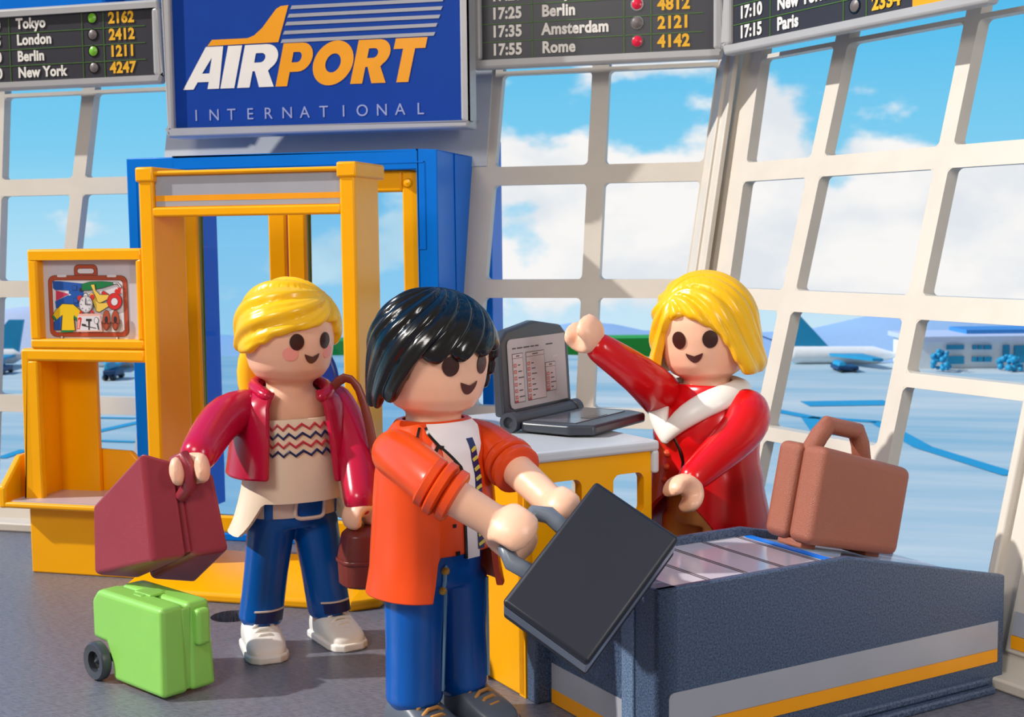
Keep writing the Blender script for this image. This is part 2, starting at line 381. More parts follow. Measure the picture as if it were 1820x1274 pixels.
# floor with a round peg hole
mb = MB(); hc = Vector((-3.03, 5.80, 0)); hr = .105; n = 32; hs = .2
outer = [(-9, 0.6), (3.6, .6), (3.6, 3.1), (-1.05, 7.6), (-9, 7.6)]
sq = [hc+Vector((hs*max(-1, min(1, 1.42*cos(2*pi*i/n))), hs*max(-1, min(1, 1.42*sin(2*pi*i/n))), 0)) for i in range(n)]
ci = [hc+Vector((hr*cos(2*pi*i/n), hr*sin(2*pi*i/n), 0)) for i in range(n)]; cb = [p+Vector((0, 0, -.16)) for p in ci]
mb.loft([sq, ci, cb], False); mb.add(cb, [tuple(range(n))])
xa, xb, ya, yb = hc.x-hs, hc.x+hs, hc.y-hs, hc.y+hs
mb.add([(-9, .6, 0), (3.6, .6, 0), (3.6, ya, 0), (xb, ya, 0), (xa, ya, 0), (-9, ya, 0)], [(0, 1, 2, 3, 4, 5)])
mb.add([(-9, ya, 0), (xa, ya, 0), (xa, yb, 0), (-9, yb, 0)], [(0, 1, 2, 3)])
mb.add([(xb, ya, 0), (3.6, ya, 0), (3.6, yb, 0), (xb, yb, 0)], [(0, 1, 2, 3)]) if False else None
xr = lambda y: 6.45-y
mb.add([(xb, ya, 0), (xr(ya), ya, 0), (xr(yb), yb, 0), (xb, yb, 0)], [(0, 1, 2, 3)])
mb.add([(-9, yb, 0), (xa, yb, 0), (xb, yb, 0), (xr(yb), yb, 0), (xr(7.6), 7.6, 0), (-9, 7.6, 0)], [(0, 1, 2, 3, 4, 5)])
struct(mb.build('floor', FLR, smooth=False), 'dark brushed grey hall floor with a round hole', 'floor')

# ------------------------------------------------------------------ doorway (blue portal with yellow double door)
PX0, PX1, PZ, PY = -4.42, -2.41, 2.366, 7.27
dr = bpy.data.objects.new('door_1', None); COL.objects.link(dr); dr.location = (-3.415, PY, 0)
struct(dr, 'blue doorway with a yellow glazed double door', 'door')
lx = lambda x: x+3.415
mb = MB()
dx0, dx1, dz1 = lx(-4.10), lx(-2.53), 2.255       # door opening
yb_ = .34
mb.box(lx(PX0), dx0, 0, yb_, 0, PZ); mb.box(dx1, lx(PX1), 0, yb_, 0, PZ); mb.box(dx0, dx1, 0, yb_, dz1, PZ)
zc = (yb_-.09)/TA
for xs_ in (lx(PX0), lx(PX1)-.045):     # cheeks running back to the sloping wall
    mb.prism([(xs_, yb_, zc), (xs_, .09+PZ*TA, PZ), (xs_, yb_, PZ)], (.045, 0, 0))
mb.prism([(lx(PX0)+.045, yb_, PZ), (lx(PX0)+.045, .09+PZ*TA, PZ), (lx(PX1)-.045, .09+PZ*TA, PZ), (lx(PX1)-.045, yb_, PZ)], (0, 0, -.04))
mb.box(dx0, dx1, 0.03, .2, 0, .045)
mb.box(lx(-2.42), lx(-2.345), .9, 1.15, 0, 2.485); mb.box(lx(-4.50), lx(-4.42), .9, 1.15, 0, 2.485)
mb.build('portal_frame', BLU, dr, bevel=.006)
mb = MB()   # raised outline on the front of the portal
for (a, b, c, d2) in ((lx(PX0)+.06, lx(PX0)+.066, 1.80, 2.30), (lx(PX1)-.081, lx(PX1)-.075, 1.80, 2.30), (lx(PX0)+.06, lx(PX1)-.075, 2.294, 2.30), (lx(PX1)-.12, lx(PX1)-.075, 1.795, 1.80), (lx(PX0)+.06, lx(PX0)+.11, 1.795, 1.80)):
    mb.box(a, b, -.003, .004, c, d2)
mb.build('raised_rim', BLU, dr, smooth=False)
def leaf(x0, x1, side):
    fr = MB(); w = .115; y0, y1 = .05, .12; zb, zt = .05, dz1-.005
    fr.box(x0, x0+w, y0, y1, zb, zt); fr.box(x1-w, x1, y0, y1, zb, zt); fr.box(x0+w, x1-w, y0, y1, zb, zb+.10); fr.box(x0+w, x1-w, y0, y1, zt-.12, zt)
    lf = fr.build('door_leaf', YEL, dr, bevel=.012)
    g = MB(); g.box(x0+w-.01, x1-w+.01, .08, .088, zb+.09, zt-.11); g.build('glass_pane', GLS, lf, smooth=False)
    kb = MB(); kc = (x0+.075 if side < 0 else x1-.075); kb.lathe([(.001, -.0), (.03, .0), (.022, .02), (.001, .025)], (0, 0, 0), 16)
    kb.v = [(kc+v[0], .05-v[2], dz1-.075+v[1]) for v in kb.v]; kb.build('hinge_pin', YEL, lf)
    # half-round blue push plate on the meeting side
    cx = x1 if side < 0 else x0; pts = []
    for i in range(25):
        a = pi/2+pi*i/24 if side < 0 else -pi/2+pi*i/24
        pts.append((cx+.325*cos(a), 0.043, 1.0+.325*sin(a)))
    h = MB(); h.prism(pts, (0, -.05, 0)); h.build('door_handle', plastic('deep_blue_plastic', (18, 50, 140), .3), lf, bevel=.02)
mid_ = lx(-3.385)
leaf(dx0, mid_-.006, -1); leaf(mid_+.006, dx1, 1)

# ================================================================== AIRPORT SIGN
SX0, SX1, SZ0, SZ1, SY = -4.32, -2.32, 2.512, 3.62, 7.6
sg = thing('airport_sign', 'blue airport name sign in a grey frame above the doorway', 'sign', ((SX0+SX1)/2, SY, SZ0))
hw = (SX1-SX0)/2; hh = SZ1-SZ0
mb = MB(); b = .045
mb.box(-hw, hw, 0, .19, 0, b); mb.box(-hw, hw, 0, .19, hh-b, hh); mb.box(-hw, -hw+b, 0, .19, b, hh-b); mb.box(hw-b, hw, 0, .19, b, hh-b)
mb.box(-hw+.03, hw-.03, .10, .19, b-.01, hh-b+.01)
mb.build('sign_frame', GRY, sg, bevel=.014, seg=3)
mb = MB(); mb.box(-hw+.035, hw-.035, .035, .105, .04, hh-.04); mb.build('sign_face', SIGNBLU, sg, smooth=False)
def sp(px, py):   # point on the sign face in the sign's own space
    p = on_plane(px, py, (0, 1, 0), (0, SY+.035, 0)); return Vector((p.x-(SX0+SX1)/2, .035, p.z-SZ0))
NN = Vector((0, -1, 0))
mb = MB()   # aeroplane tail
flat(mb, [sp(*q) for q in ((369, 82), (377, 71), (440, 68), (452, 63), (466, 50), (491, 16), (499, 11), (513, 9), (495, 75))], .003, NN)
mb.build('tail_emblem', STO, sg, smooth=False)
mb = MB()
for (xa_, ya_, xb_, yb2, t) in ((519, 10, 790, -4, 6.5), (514, 25, 787, 11, 6.5), (510, 39, 783, 26, 6.5), (506, 55, 778, 41, 6.5), (502, 70, 774, 57, 6.5)):
    flat(mb, [sp(xa_, ya_), sp(xb_, yb2), sp(xb_-3, yb2+t), sp(xa_-3, ya_+t)], .003, NN)
mb.build('stripe', STK, sg, smooth=False)
# italic block capitals, built as outlines in a 0..1 box sheared to the right
def letters(mb, text, p0, p1, h, mi, space=.035):
    """p0 baseline start, p1 baseline end, h cap height (sign space)"""
    SH = {'A': ([[(0, 0), (.30, 0), (.36, .17), (.66, .17), (.70, 0), (1, 0), (.70, 1), (.30, 1)]], 1.0),
          'I': ([[(0, 0), (1, 0), (1, 1), (0, 1)]], .42), 'T': ([[(.32, 0), (.68, 0), (.68, .74), (1, .74), (1, 1), (0, 1), (0, .74), (.32, .74)]], .86),
          'P': None, 'R': None, 'O': None}
    def arc(cx, cy, rx, ry, a0, a1, n=12): return [(cx+rx*cos(a0+(a1-a0)*i/n), cy+ry*sin(a0+(a1-a0)*i/n)) for i in range(n+1)]
    def ringfaces(out, inn): return out, inn
    items = []; 
    wid = {'A': .98, 'I': .42, 'R': .98, 'P': .92, 'O': 1.12, 'T': .86}
    tot = sum(wid[c]*1 for c in text)
    L_ = (Vector(p1)-Vector(p0)).length; k = L_/(tot*h+space*h*(len(text)-1)); ux = (Vector(p1)-Vector(p0)).normalized(); uz = Vector((0, 0, 1)); x = 0
    def place(pt, w): return Vector(p0)+ux*(x+pt[0]*w*h*k+pt[1]*h*.24)+uz*(pt[1]*h)
    def keyhole(out, hole):   # outline with a hole joined to it by a slit
        i = min(range(len(out)), key=lambda q: (out[q][0]-hole[0][0])**2+(out[q][1]-hole[0][1])**2)
        return (out, hole)
    for ch in text:
        w = wid[ch]; hole = None
        if ch == 'A': pl = keyhole([(0, 0), (.29, 0), (.37, .17), (.68, .17), (.68, 0), (1, 0), (.90, 1), (.42, 1)], [(.45, .37), (.655, .37), (.64, .74)][::-1])
        elif ch == 'I': pl = [(0, 0), (.9, 0), (.9, 1), (0, 1)]
        elif ch == 'T': pl = [(.30, 0), (.68, 0), (.68, .76), (1, .76), (1, 1), (0, 1), (0, .76), (.30, .76)]
        elif ch == 'P': pl = keyhole([(0, 0), (.36, 0), (.36, .33), (.56, .33)]+arc(.60, .665, .38, .335, -pi/2, pi/2)+[(0, 1)], ([(.36, .55)]+arc(.52, .67, .12, .12, -pi/2, pi/2)+[(.36, .79)])[::-1])
        elif ch == 'R': pl = keyhole([(0, 0), (.34, 0), (.34, .38), (.40, .38), (.60, 0), (1, 0), (.76, .38)]+arc(.60, .69, .36, .31, -pi*.3, pi/2)+[(0, 1)], ([(.34, .58)]+arc(.50, .69, .12, .11, -pi/2, pi/2)+[(.34, .80)])[::-1])
        else: pl = keyhole(arc(.5, .5, .5, .515, pi, 3*pi, 36)[:-1], arc(.5, .5, .19, .22, pi, -pi, 24)[:-1])
        loops = [list(q) for q in pl] if isinstance(pl, tuple) else [pl]
        tri = tessellate_polygon([[Vector((q[0], q[1], 0)) for q in lp_] for lp_ in loops]); allp = [q for lp_ in loops for q in lp_]
        mb.add([place(q, w)+NN*.003 for q in allp], [tuple(t_) for t_ in tri], mi)
        x += w*h*k+space*h*k
hcap = (sp(400, 82)-sp(395, 157)).length
mb = MB(); letters(mb, 'AIR', sp(326, 160), sp(487, 154), hcap, 0); mb.build('lettering', WHT, sg, smooth=False)
mb = MB(); letters(mb, 'PORT', sp(490, 154), sp(744, 145), hcap, 0); mb.build('lettering', STO, sg, smooth=False)
mb = MB(); a = sp(346, 215); b2 = sp(751, 203); ux = (b2-a).normalized(); hI = (sp(346, 195)-a).length
for i, ch in enumerate('INTERNATIONAL'):
    wv = text_width(ch, 1); cx_ = a+ux*((b2-a).length*(i/12.0)*.985+.006); put_text(mb, ch, hI/.70, cx_-ux*(wv*hI/.70*.5), ux, (0, 0, 1), 0, .002)
mb.build('lettering', plastic('pale_lilac_print', (150, 160, 205), .5), sg, smooth=False)

# ================================================================== DEPARTURE BOARDS
LGREEN = plastic('lamp_green', (120, 190, 50), .3); LRED = plastic('lamp_red', (225, 30, 70), .25); LOFF = plastic('lamp_off', (112, 104, 104), .4)
def board(label, loc, rz, w, rows, h=.54, panel=False):
    """origin = lower left front corner; x along the wall"""
    t = thing('departure_board', label, 'departure board', loc, rz, 'flight departure boards above the windows')
    b = .055; mb = MB(); D = .075
    mb.box(0, w, 0, D, 0, b); mb.box(0, w, 0, D, h-b, h); mb.box(0, b, 0, D, b, h-b); mb.box(w-b, w, 0, D, b, h-b)
    mb.build('board_frame', GRY, t, bevel=.02, seg=3)
    mb = MB(); mb.box(b-.01, w-b+.01, .03, .07, b-.01, h-b+.01); mb.build('display_panel', DSP, t, smooth=False)
    y = .0285; cols = [b, .372, .93, 1.09, 1.395]; ph = (h-2*b)/4
    gl = MB()
    for k in range(1, 4): gl.box(b, 1.395, y-.002, y+.001, b+k*ph-.002, b+k*ph+.002)
    for c in cols[1:4]: gl.box(c-.002, c+.002, y-.002, y+.001, b, h-b)
    gl.build('grid_line', GLN, t, smooth=False)
    for k, (tm, city, lamp, num) in enumerate(rows):    # bottom row first
        zb = b+k*ph+.030
        tx = MB(); am = MB(); ct = MB()
        put_text(tx, tm, .094, (b+.06, y, zb), (1, 0, 0), (0, 0, 1), 0, .003, bold=.0035, space=1.05, sxk=.88)
        put_text(ct, city, .094, (.43, y, zb), (1, 0, 0), (0, 0, 1), 0, .003, bold=.0035, space=1.05, sxk=.88)
        if num: put_text(am, num, .098, (1.13, y, zb), (1, 0, 0), (0, 0, 1), 0, .003, bold=.004, space=1.06, sxk=.92)
        tx.build('departure_time', WHT, t, smooth=False); ct.build('lettering', WHT, t, smooth=False)
        if num: am.build('flight_number', AMB, t, smooth=False)
        lm = MB(); lc = (1.008, y, zb+.040)
        lm.lathe([(.031, 0), (.031, .003), (.02, .009), (.001, .011)], (0, 0, 0), 20); lm.v = [(lc[0]+v[0], lc[1]-v[2], lc[2]+v[1]) for v in lm.v]
        rim = MB(); n = 24
        rim.loft([[(lc[0]+r*cos(2*pi*i/n), lc[1]-d, lc[2]+r*sin(2*pi*i/n)) for i in range(n)] for r, d in ((.039, 0), (.039, .003), (.031, .003), (.031, 0))], False)
        o = lm.build('signal_lamp', {'g': LGREEN, 'r': LRED, 'o': LOFF}[lamp], t); rim.build('lamp_rim', BLACK, o)
    if panel:
        pm = MB(); pm.box(1.395, 1.80, y-.004, y+.002, b, h-b, 0)
        pts = [(1.46+.28*u, y-.0042, b+.05+.30*v) for u, v in ((.1, 0), (.9, 0), (1, .1), (1, .9), (.9, 1), (.1, 1), (0, .9), (0, .1))]
        pm.prism(pts, (0, -.003, 0), 1); pts2 = [Vector((1.60, 0, b+.2))+(Vector(p)-Vector((1.60, 0, b+.2)))*.90 for p in pts]
        pm.prism([Vector((p.x, y-.0075, p.z)) for p in pts2], (0, -.002, 0), 2)
        pm.build('pictogram', [STO, WHT, STK], t, smooth=False)
    return t
board('grey departure board left of the airport sign listing Tokyo to New York', (-5.98, 7.80, 2.882), 0, 1.512,
      [('17:00', 'New York', 'o', '4247'), ('16:50', 'Berlin', 'g', '1211'), ('16:45', 'London', 'o', '2412'), ('16:40', 'Tokyo', 'g', '2162')])
board('grey departure board right of the airport sign listing Berlin, Amsterdam and Rome', (-2.348, 7.80, 2.876), 0, 1.512,
      [('17:55', 'Rome', 'r', '4142'), ('17:35', 'Amsterdam', 'o', '2121'), ('17:25', 'Berlin', 'r', '4812'), ('17:20', 'Tokyo', 'o', '3216')])
p = CORN+Vector((Q, Q, 0))*.45+Vector((0, 0, 2.872))
board('departure board on the right wall listing Paris, with an orange panel', p, R(-45), 1.87,
      [('17:15', 'Paris', 'o', '2334'), ('17:10', 'New York', 'o', '2417'), ('17:05', 'London', 'g', '2210'), ('17:00', 'Rome', 'g', '1206')], panel=True)
# header above the left windows
mb = MB(); mb.box(-6.6, -4.95, 7.95, 8.35, 3.40, 3.9); mb.box(-4.9, -1.0, 8.1, 8.35, 3.0, 3.9)
struct(mb.build('trim_2', BLU, bevel=.02), 'blue roof beam behind the left departure board', 'beam')

# ================================================================== SECURITY GATE
GX0, GX1, GY = -3.765, -2.53, 6.30
gt = thing('security_gate', 'yellow walk-through metal detector gate in front of the blue doorway', 'security gate', ((GX0+GX1)/2, GY, 0))
ox = (GX0+GX1)/2; D = .34; g0 = GX0-ox; g1 = GX1-ox
def gpost(x0, x1, name):
    mb = MB(); mb.box(x0, x1, 0, D, .1, 2.23); return mb
mb = gpost(g0, g0+.085, ''); mb.box(g0-.012, g0+.097, -.012, D+.06, 2.17, 2.25); mb.build('gate_post', YEL, gt, bevel=.012)
mb = gpost(g1-.085, g1, ''); mb.box(g1-.097, g1+.014, -.012, D+.06, 2.17, 2.25); mb.build('gate_post', YEL, gt, bevel=.012)
mb = MB(); mb.box(g0+.08, g1-.08, .03, D-.04, 1.99, 2.225); mb.box(g0+.08, g1-.08, .0, .05, 1.985, 2.035); mb.box(g0+.08, g1-.08, .0, .05, 2.205, 2.228)
bm_ = mb.build('crossbeam', YEL, gt, bevel=.01)
mb = MB(); mb.box(g0+.088, g1-.088, .0265, .031, 2.04, 2.20, 0); mb.box(g0+.088, g1-.088, .0255, .029, 2.068, 2.098, 1); mb.build('sticker', [STK, STO], bm_, smooth=False)
mb = MB()
y0 = -.30; pr = [(y0, 0), (y0, .045), (y0+.02, .055), (-.06, .10), (D+.06, .10), (D+.12, .05), (D+.12, 0)]
mb.prism([(g0-.0, y, z) for y, z in pr], (g1-g0+.05, 0, 0))
mb.prism([(g1+.05, y, z) for y, z in pr], (.12, .10, -.0))
mb.build('ramp', YEL, gt, bevel=.012)

# ================================================================== BAGGAGE SCANNER
scn = thing('baggage_scanner', 'yellow baggage X-ray stand with a suitcase picture on its screen', 'baggage scanner', (-4.35, 6.34, 0))
X = lambda v: v+4.35
mb = MB(); mb.box(X(-4.55), X(-3.83), 0, .36, 0, .38); mb.build('base', YEL, scn, bevel=.01)
mb = MB()
mb.prism([(X(-4.67), -.10, .385), (X(-3.83), -.10, .385), (X(-3.83), .34, .385), (X(-4.67), .34, .385)], (0, 0, .035))
mb.prism([(X(-4.672), -.102, .384), (X(-4.672), -.102, .50), (X(-4.67), .06, .66), (X(-4.67), .34, .66), (X(-4.67), .34, .385)], (.045, 0, 0))
mb.prism([(X(-4.62), .30, .40), (X(-4.02), .30, .40), (X(-4.02), .30, .60), (X(-4.08), .30, .66), (X(-4.62), .30, .68)], (0, .04, 0))
mb.build('tray', YEL, scn, bevel=.012)
mb = MB(); mb.box(X(-4.60), X(-3.84), -.085, .29, .42, .428); tr = mb.build('belt_mat', plastic('belt_mat', (196, 186, 196), .2), scn, smooth=False)
mb = MB(); mb.box(X(-4.56), X(-4.46), 0, .05, .42, 1.20); mb.box(X(-4.56), X(-4.51), .0, .30, .42, 1.26); mb.box(X(-4.53), X(-4.26), .26, .30, .42, 1.26)
mb.build('upright', YEL, scn, bevel=.008)
mb = MB(); mb.box(X(-4.56), X(-3.785), 0, .30, 1.20, 1.27)
mb.build('shelf', YEL, scn, bevel=.014)
MX0, MX1, MZ0, MZ1 = X(-4.495), X(-3.785), 1.27, 1.82
mb = MB(); b = .06
mb.box(MX0, MX1, 0, .28, MZ0, MZ0+.055); mb.box(MX0, MX1, 0, .28, MZ1-b, MZ1); mb.box(MX0, MX0+b, 0, .28, MZ0+.05, MZ1-b); mb.box(MX1-.04, MX1, 0, .28, MZ0+.05, MZ1-b); mb.box(MX0+.03, MX1-.03, .09, .26, MZ0+.03, MZ1-.03)
mon = mb.build('monitor', YEL, scn, bevel=.012)
mb = MB(); mb.box(MX0+b-.01, MX1-.035, .06, .092, MZ0+.05, MZ1-b+.005); scr = mb.build('screen', plastic('screen_grey', (205, 200, 208), .35), mon, smooth=False)
def mp_(px, py):
    p = on_plane(px, py, (0, 1, 0), (0, 6.34+.06, 0)); return Vector((p.x+4.35, .06, p.z))
# x-ray picture: coordinates measured in the 1529 x 1274 view of the picture (origin 60,460 ; 8.494 per pixel)
def xp(u, v): return mp_(60+u/8.494, 460+v/8.494)
PIC = [plastic('print_rust', (178, 76, 46), .45), plastic('print_white', (226, 220, 224), .45), plastic('print_blue', (22, 84, 170), .45), plastic('print_magenta', (210, 50, 90), .45), plastic('print_green', (14, 120, 64), .45),
       plastic('print_yellow', (236, 192, 10), .45), plastic('print_ochre', (240, 200, 80), .45), plastic('print_red', (214, 40, 36), .45), plastic('print_ink', (50, 40, 44), .45), plastic('print_pink', (240, 180, 165), .45)]
mb = MB(); lev = [0.0]
def art(pts, mi): lev[0] += .00035; flat(mb, [xp(*q) for q in pts], .0016+lev[0], NN, mi, .0012)
def ell(cx, cy, rx, ry, n=20): return [(cx+rx*cos(2*pi*i/n), cy+ry*sin(2*pi*i/n)) for i in range(n)]
def rr(x0, y0, x1, y1, r=40):
    out = []
    for (cx, cy, a0) in ((x1-r, y0+r, -pi/2), (x1-r, y1-r, 0), (x0+r, y1-r, pi/2), (x0+r, y0+r, pi)):
        out += [(cx+r*cos(a0+pi/2*i/5), cy+r*sin(a0+pi/2*i/5)) for i in range(6)]
    return out
def skew(pts): return [(x+(y-250)*.042, y) for x, y in pts]
art(skew(rr(612, 84, 968, 300, 70)), 8); art(skew(rr(618, 90, 962, 300, 66)), 0); art(skew(rr(662, 142, 920, 226, 40)), 8); art(skew(rr(668, 148, 914, 220, 36)), 1)
art(skew(rr(216, 248, 1412, 1176, 100)), 8); art(skew(rr(222, 254, 1406, 1170, 96)), 0); art(skew(rr(276, 318, 1348, 1110, 56)), 8); art(skew(rr(282, 324, 1342, 1104, 52)), 1)
art(rr(360, 240, 500, 276, 16), 1); art(rr(1112, 240, 1252, 276, 16), 1)
art(ell(432, 1184, 26, 22), 8); art(ell(432, 1182, 19, 16), 1); art(ell(1264, 1194, 26, 22), 8); art(ell(1264, 1192, 19, 16), 1)
art([(296, 335), (400, 336), (700, 365), (768, 370), (760, 480), (330, 470), (300, 440)], 2)
art([(540, 370), (768, 372), (760, 520), (700, 720), (345, 745), (335, 640), (540, 545)], 2)
art([(345, 474), (535, 528), (345, 632)], 3); art([(545, 524), (578, 540), (545, 556)], 1)
for q in ([(594, 402), (664, 402), (664, 476), (594, 476)], [(612, 590), (682, 590), (682, 664), (612, 664)]):
    art(q, 8); cxq = sum(a[0] for a in q)/4; cyq = sum(a[1] for a in q)/4; art([(cxq+(a-cxq)*.86, cyq+(b_-cyq)*.86) for a, b_ in q], 2)
art([(700, 440), (745, 440), (745, 490), (705, 490)], 8)
art([(735, 375), (860, 342), (1020, 335), (1215, 348), (1215, 390), (1060, 440), (860, 474), (740, 480)], 8)
art([(742, 380), (860, 348), (1020, 341), (1208, 354), (1208, 386), (1060, 434), (860, 468), (746, 474)], 4)
art([(1215, 345), (1290, 350), (1350, 420), (1335, 442), (1312, 432), (1275, 378), (1215, 384)], 8)
art([(1217, 353), (1285, 358), (1340, 420), (1330, 432), (1318, 424), (1280, 370), (1217, 376)], 1)
art([(1040, 500), (1070, 476), (1150, 530), (1120, 560), (1040, 545)], 8); art([(1046, 502), (1070, 484), (1142, 532), (1116, 552), (1046, 540)], 7)
art([(855, 535), (905, 500), (945, 560), (1010, 660), (1140, 655), (1150, 720), (1010, 805), (960, 790), (925, 700)], 8)
art([(862, 535), (902, 508), (940, 566), (1004, 668), (1136, 662), (1142, 716), (1010, 797), (966, 784), (932, 698)], 6)
art([(876, 385), (940, 378), (955, 470), (1020, 535), (1150, 535), (1172, 560), (1165, 600), (1020, 668), (978, 650), (930, 520)], 8)
art([(882, 391), (934, 385), (949, 472), (1018, 542), (1146, 542), (1164, 562), (1158, 596), (1020, 660), (984, 645), (936, 518)], 6)
art(ell(1240, 640, 116, 130), 8); art([(1250, 520), (1240, 480), (1262, 452), (1290, 460), (1285, 425), (1340, 440), (1325, 530)], 7); art(ell(1240, 640, 109, 123), 7); art(ell(1240, 645, 55, 62), 8); art(ell(1240, 645, 49, 56), 1)
art([(455, 672), (625, 680), (735, 780), (680, 945), (630, 900), (650, 1080), (440, 1100), (450, 860), (350, 945), (295, 870), (350, 770)], 8)
art([(458, 680), (620, 688), (726, 780), (676, 930), (624, 880), (644, 1074), (446, 1092), (460, 840), (350, 935), (304, 868), (356, 774)], 5)
art([(330, 945), (455, 845), (440, 1072), (332, 1076)], 8); art([(337, 946), (449, 856), (434, 1066), (338, 1070)], 2)
art([(304, 868), (325, 845), (370, 905), (350, 935)], 4); art([(626, 880), (634, 846), (690, 900), (676, 935)], 4); art([(446, 1074), (625, 1072), (620, 1100), (430, 1110)], 4)
art(ell(722, 590, 34, 42), 7); art(ell(908, 575, 32, 40), 7); art([(730, 830), (722, 790), (750, 770), (775, 795)], 7); art([(880, 790), (915, 765), (930, 800), (920, 832)], 7)
art(ell(812, 555, 40, 46), 8); art(ell(812, 557, 31, 37), 1)
art(ell(818, 682, 106, 130, 28), 8); art(ell(818, 682, 98, 122, 28), 1); art(ell(818, 682, 88, 110, 28), 8); art(ell(818, 682, 85, 107, 28), 1)
for a in range(8):
    an = a*pi/4; art([(818+62*cos(an)-4*sin(an), 682+76*sin(an)+4*cos(an)), (818+80*cos(an)-4*sin(an), 682+98*sin(an)+4*cos(an)), (818+80*cos(an)+4*sin(an), 682+98*sin(an)-4*cos(an)), (818+62*cos(an)+4*sin(an), 682+76*sin(an)-4*cos(an))], 8)
art([(812, 605), (824, 605), (824, 690), (812, 690)], 8); art([(812, 676), (885, 676), (885, 688), (812, 688)], 8)
art([(700, 850), (720, 825), (1040, 825), (1070, 1090), (690, 1095)], 9); art([(712, 862), (1030, 858), (1052, 1076), (700, 1080)], 1)
art([(708, 890), (740, 872), (765, 895), (735, 1060), (694, 1056)], 7); art([(712, 920), (740, 910), (728, 1046), (704, 1044)], 9)
art([(828, 900), (912, 900), (912, 936), (828, 936)], 8); art([(862, 930), (888, 930), (882, 1066), (866, 1066)], 8)
art([(766, 972), (825, 982), (830, 1006), (980, 1036), (978, 1046), (766, 1004)], 8)
art(ell(986, 925, 36, 52), 8); art(ell(986, 925, 29, 45), 1); art([(992, 970), (1008, 966), (1028, 1066), (1014, 1068)], 8)
for cx in (1140, 1278):
    art(ell(cx, 922, 62, 158), 8); art(ell(cx, 922, 55, 151), 0); art(ell(cx, 1000, 34, 66), 8); art(ell(cx, 1002, 28, 58), 0); art(ell(cx-2, 910, 24, 50), 8)
art([(1070, 960), (1360, 962), (1360, 968), (1070, 966)], 8)
mb.build('x_ray_picture', PIC, scr, smooth=False)

# ================================================================== CHECK-IN DESK AND CONVEYOR (frame turned 45 degrees)
K = Vector((-.68, 4.363, 0)); A45 = R(45)
e1 = Vector((Q, Q, 0)); e2 = Vector((-Q, Q, 0))
def dk(p):   # world -> desk frame
    d = Vector(p)-K; return Vector((d.dot(e1), d.dot(e2), d.z))
cv_ = thing('baggage_conveyor', 'speckled slate grey luggage conveyor with striped side below the brown suitcase', 'conveyor', K, A45)
TOPZ = .652; CL = 1.74; CW = .64
prof = [(0, 0), (CL, 0), (CL, .465), (.88, TOPZ), (0, TOPZ)]
mb = MB(); mb.prism([(x, 0, z) for x, z in prof], (0, .035, 0)); mb.build('side_panel', SPK, cv_, bevel=.008)
mb = MB(); mb.prism([(max(x, .10), CW, z) for x, z in prof], (0, -.035, 0)); mb.build('side_panel', SPK, cv_, bevel=.008)
mb = MB()   # end wall facing the hall: posts and recessed field
mb.box(0, .09, 0.0, .14, 0, TOPZ); mb.box(.0, .10, .815, .89, 0, TOPZ*.8); mb.box(.065, .11, .10, .85, 0, .56)
mb.build('end_panel', SPK, cv_, bevel=.008)
mb = MB(); mb.box(-.006, .075, .14, .215, 0, .60); mb.build('end_post', speckled('slate_post', (64, 86, 116), (126, 150, 180), 150, .36, (1, 1, 1), .3), cv_, bevel=.006)
mb = MB(); mb.box(.0, CL-.1, -.05, .1, 0, .03); mb.box(.0, CL-.1, -.022, .1, .03, .06); mb.build('plinth', SPK, cv_, bevel=.008)
# belt : flat run then sloping run, with printed slats
mb = MB(); bt = .618
mb.prism([(.04, .035, bt-.05), (.04, .035, bt), (.88, .035, bt), (CL, .035, bt-.19), (CL, .035, bt-.26)], (0, CW-.07, 0))
bel = mb.build('belt', plastic('belt_print', (206, 200, 208), .12, .6), cv_, smooth=False)
mb = MB()
for k in range(7):
    x = .13+.175*k
    if x < .86:
        for dx in (0, .014): mb.box(x+dx, x+dx+.006, .04, CW-.04, bt, bt+.0015)
mb.build('slat_line', plastic('slat_line', (84, 78, 84), .3), bel, smooth=False)
mb = MB(); mb.prism([(.862, .06, bt+.002), (.90, .06, bt+.0), (.90, CW-.06, bt+.0), (.862, CW-.06, bt+.002)], (0, 0, .004)); mb.build('blue_marking', BLU, bel, smooth=False)
def stripe(pts_top, pts_bot, nrm, name='sticker'):
    pass
mb = MB(); f0, f1 = .045, 1.70
def rnd(x0, x1, z0, z1, r=.02): return [(x0+r, z0), (x1, z0), (x1, z1), (x0+r, z1), (x0+r*.3, z1-r*.3), (x0, z1-r), (x0, z0+r), (x0+r*.3, z0+r*.3)]
mb.prism([(x, 0, z) for x, z in rnd(f0, f1, .165, .282)], (0, -.003, 0), 0); mb.prism([(x, 0, z) for x, z in rnd(f0, f1, .112, .167, .004)], (0, -.003, 0), 1)
mb.build('side_sticker', [STK, STO], cv_, smooth=False)
mb = MB(); mb.prism([(.065, y, z) for y, z in rnd(.235, .80, .035, .165)], (-.003, 0, 0), 0); mb.prism([(.0645, y, z) for y, z in rnd(.235, .80, .004, .062, .004)], (-.003, 0, 0), 1)
mb.build('end_sticker', [STK, STO], cv_, smooth=False)

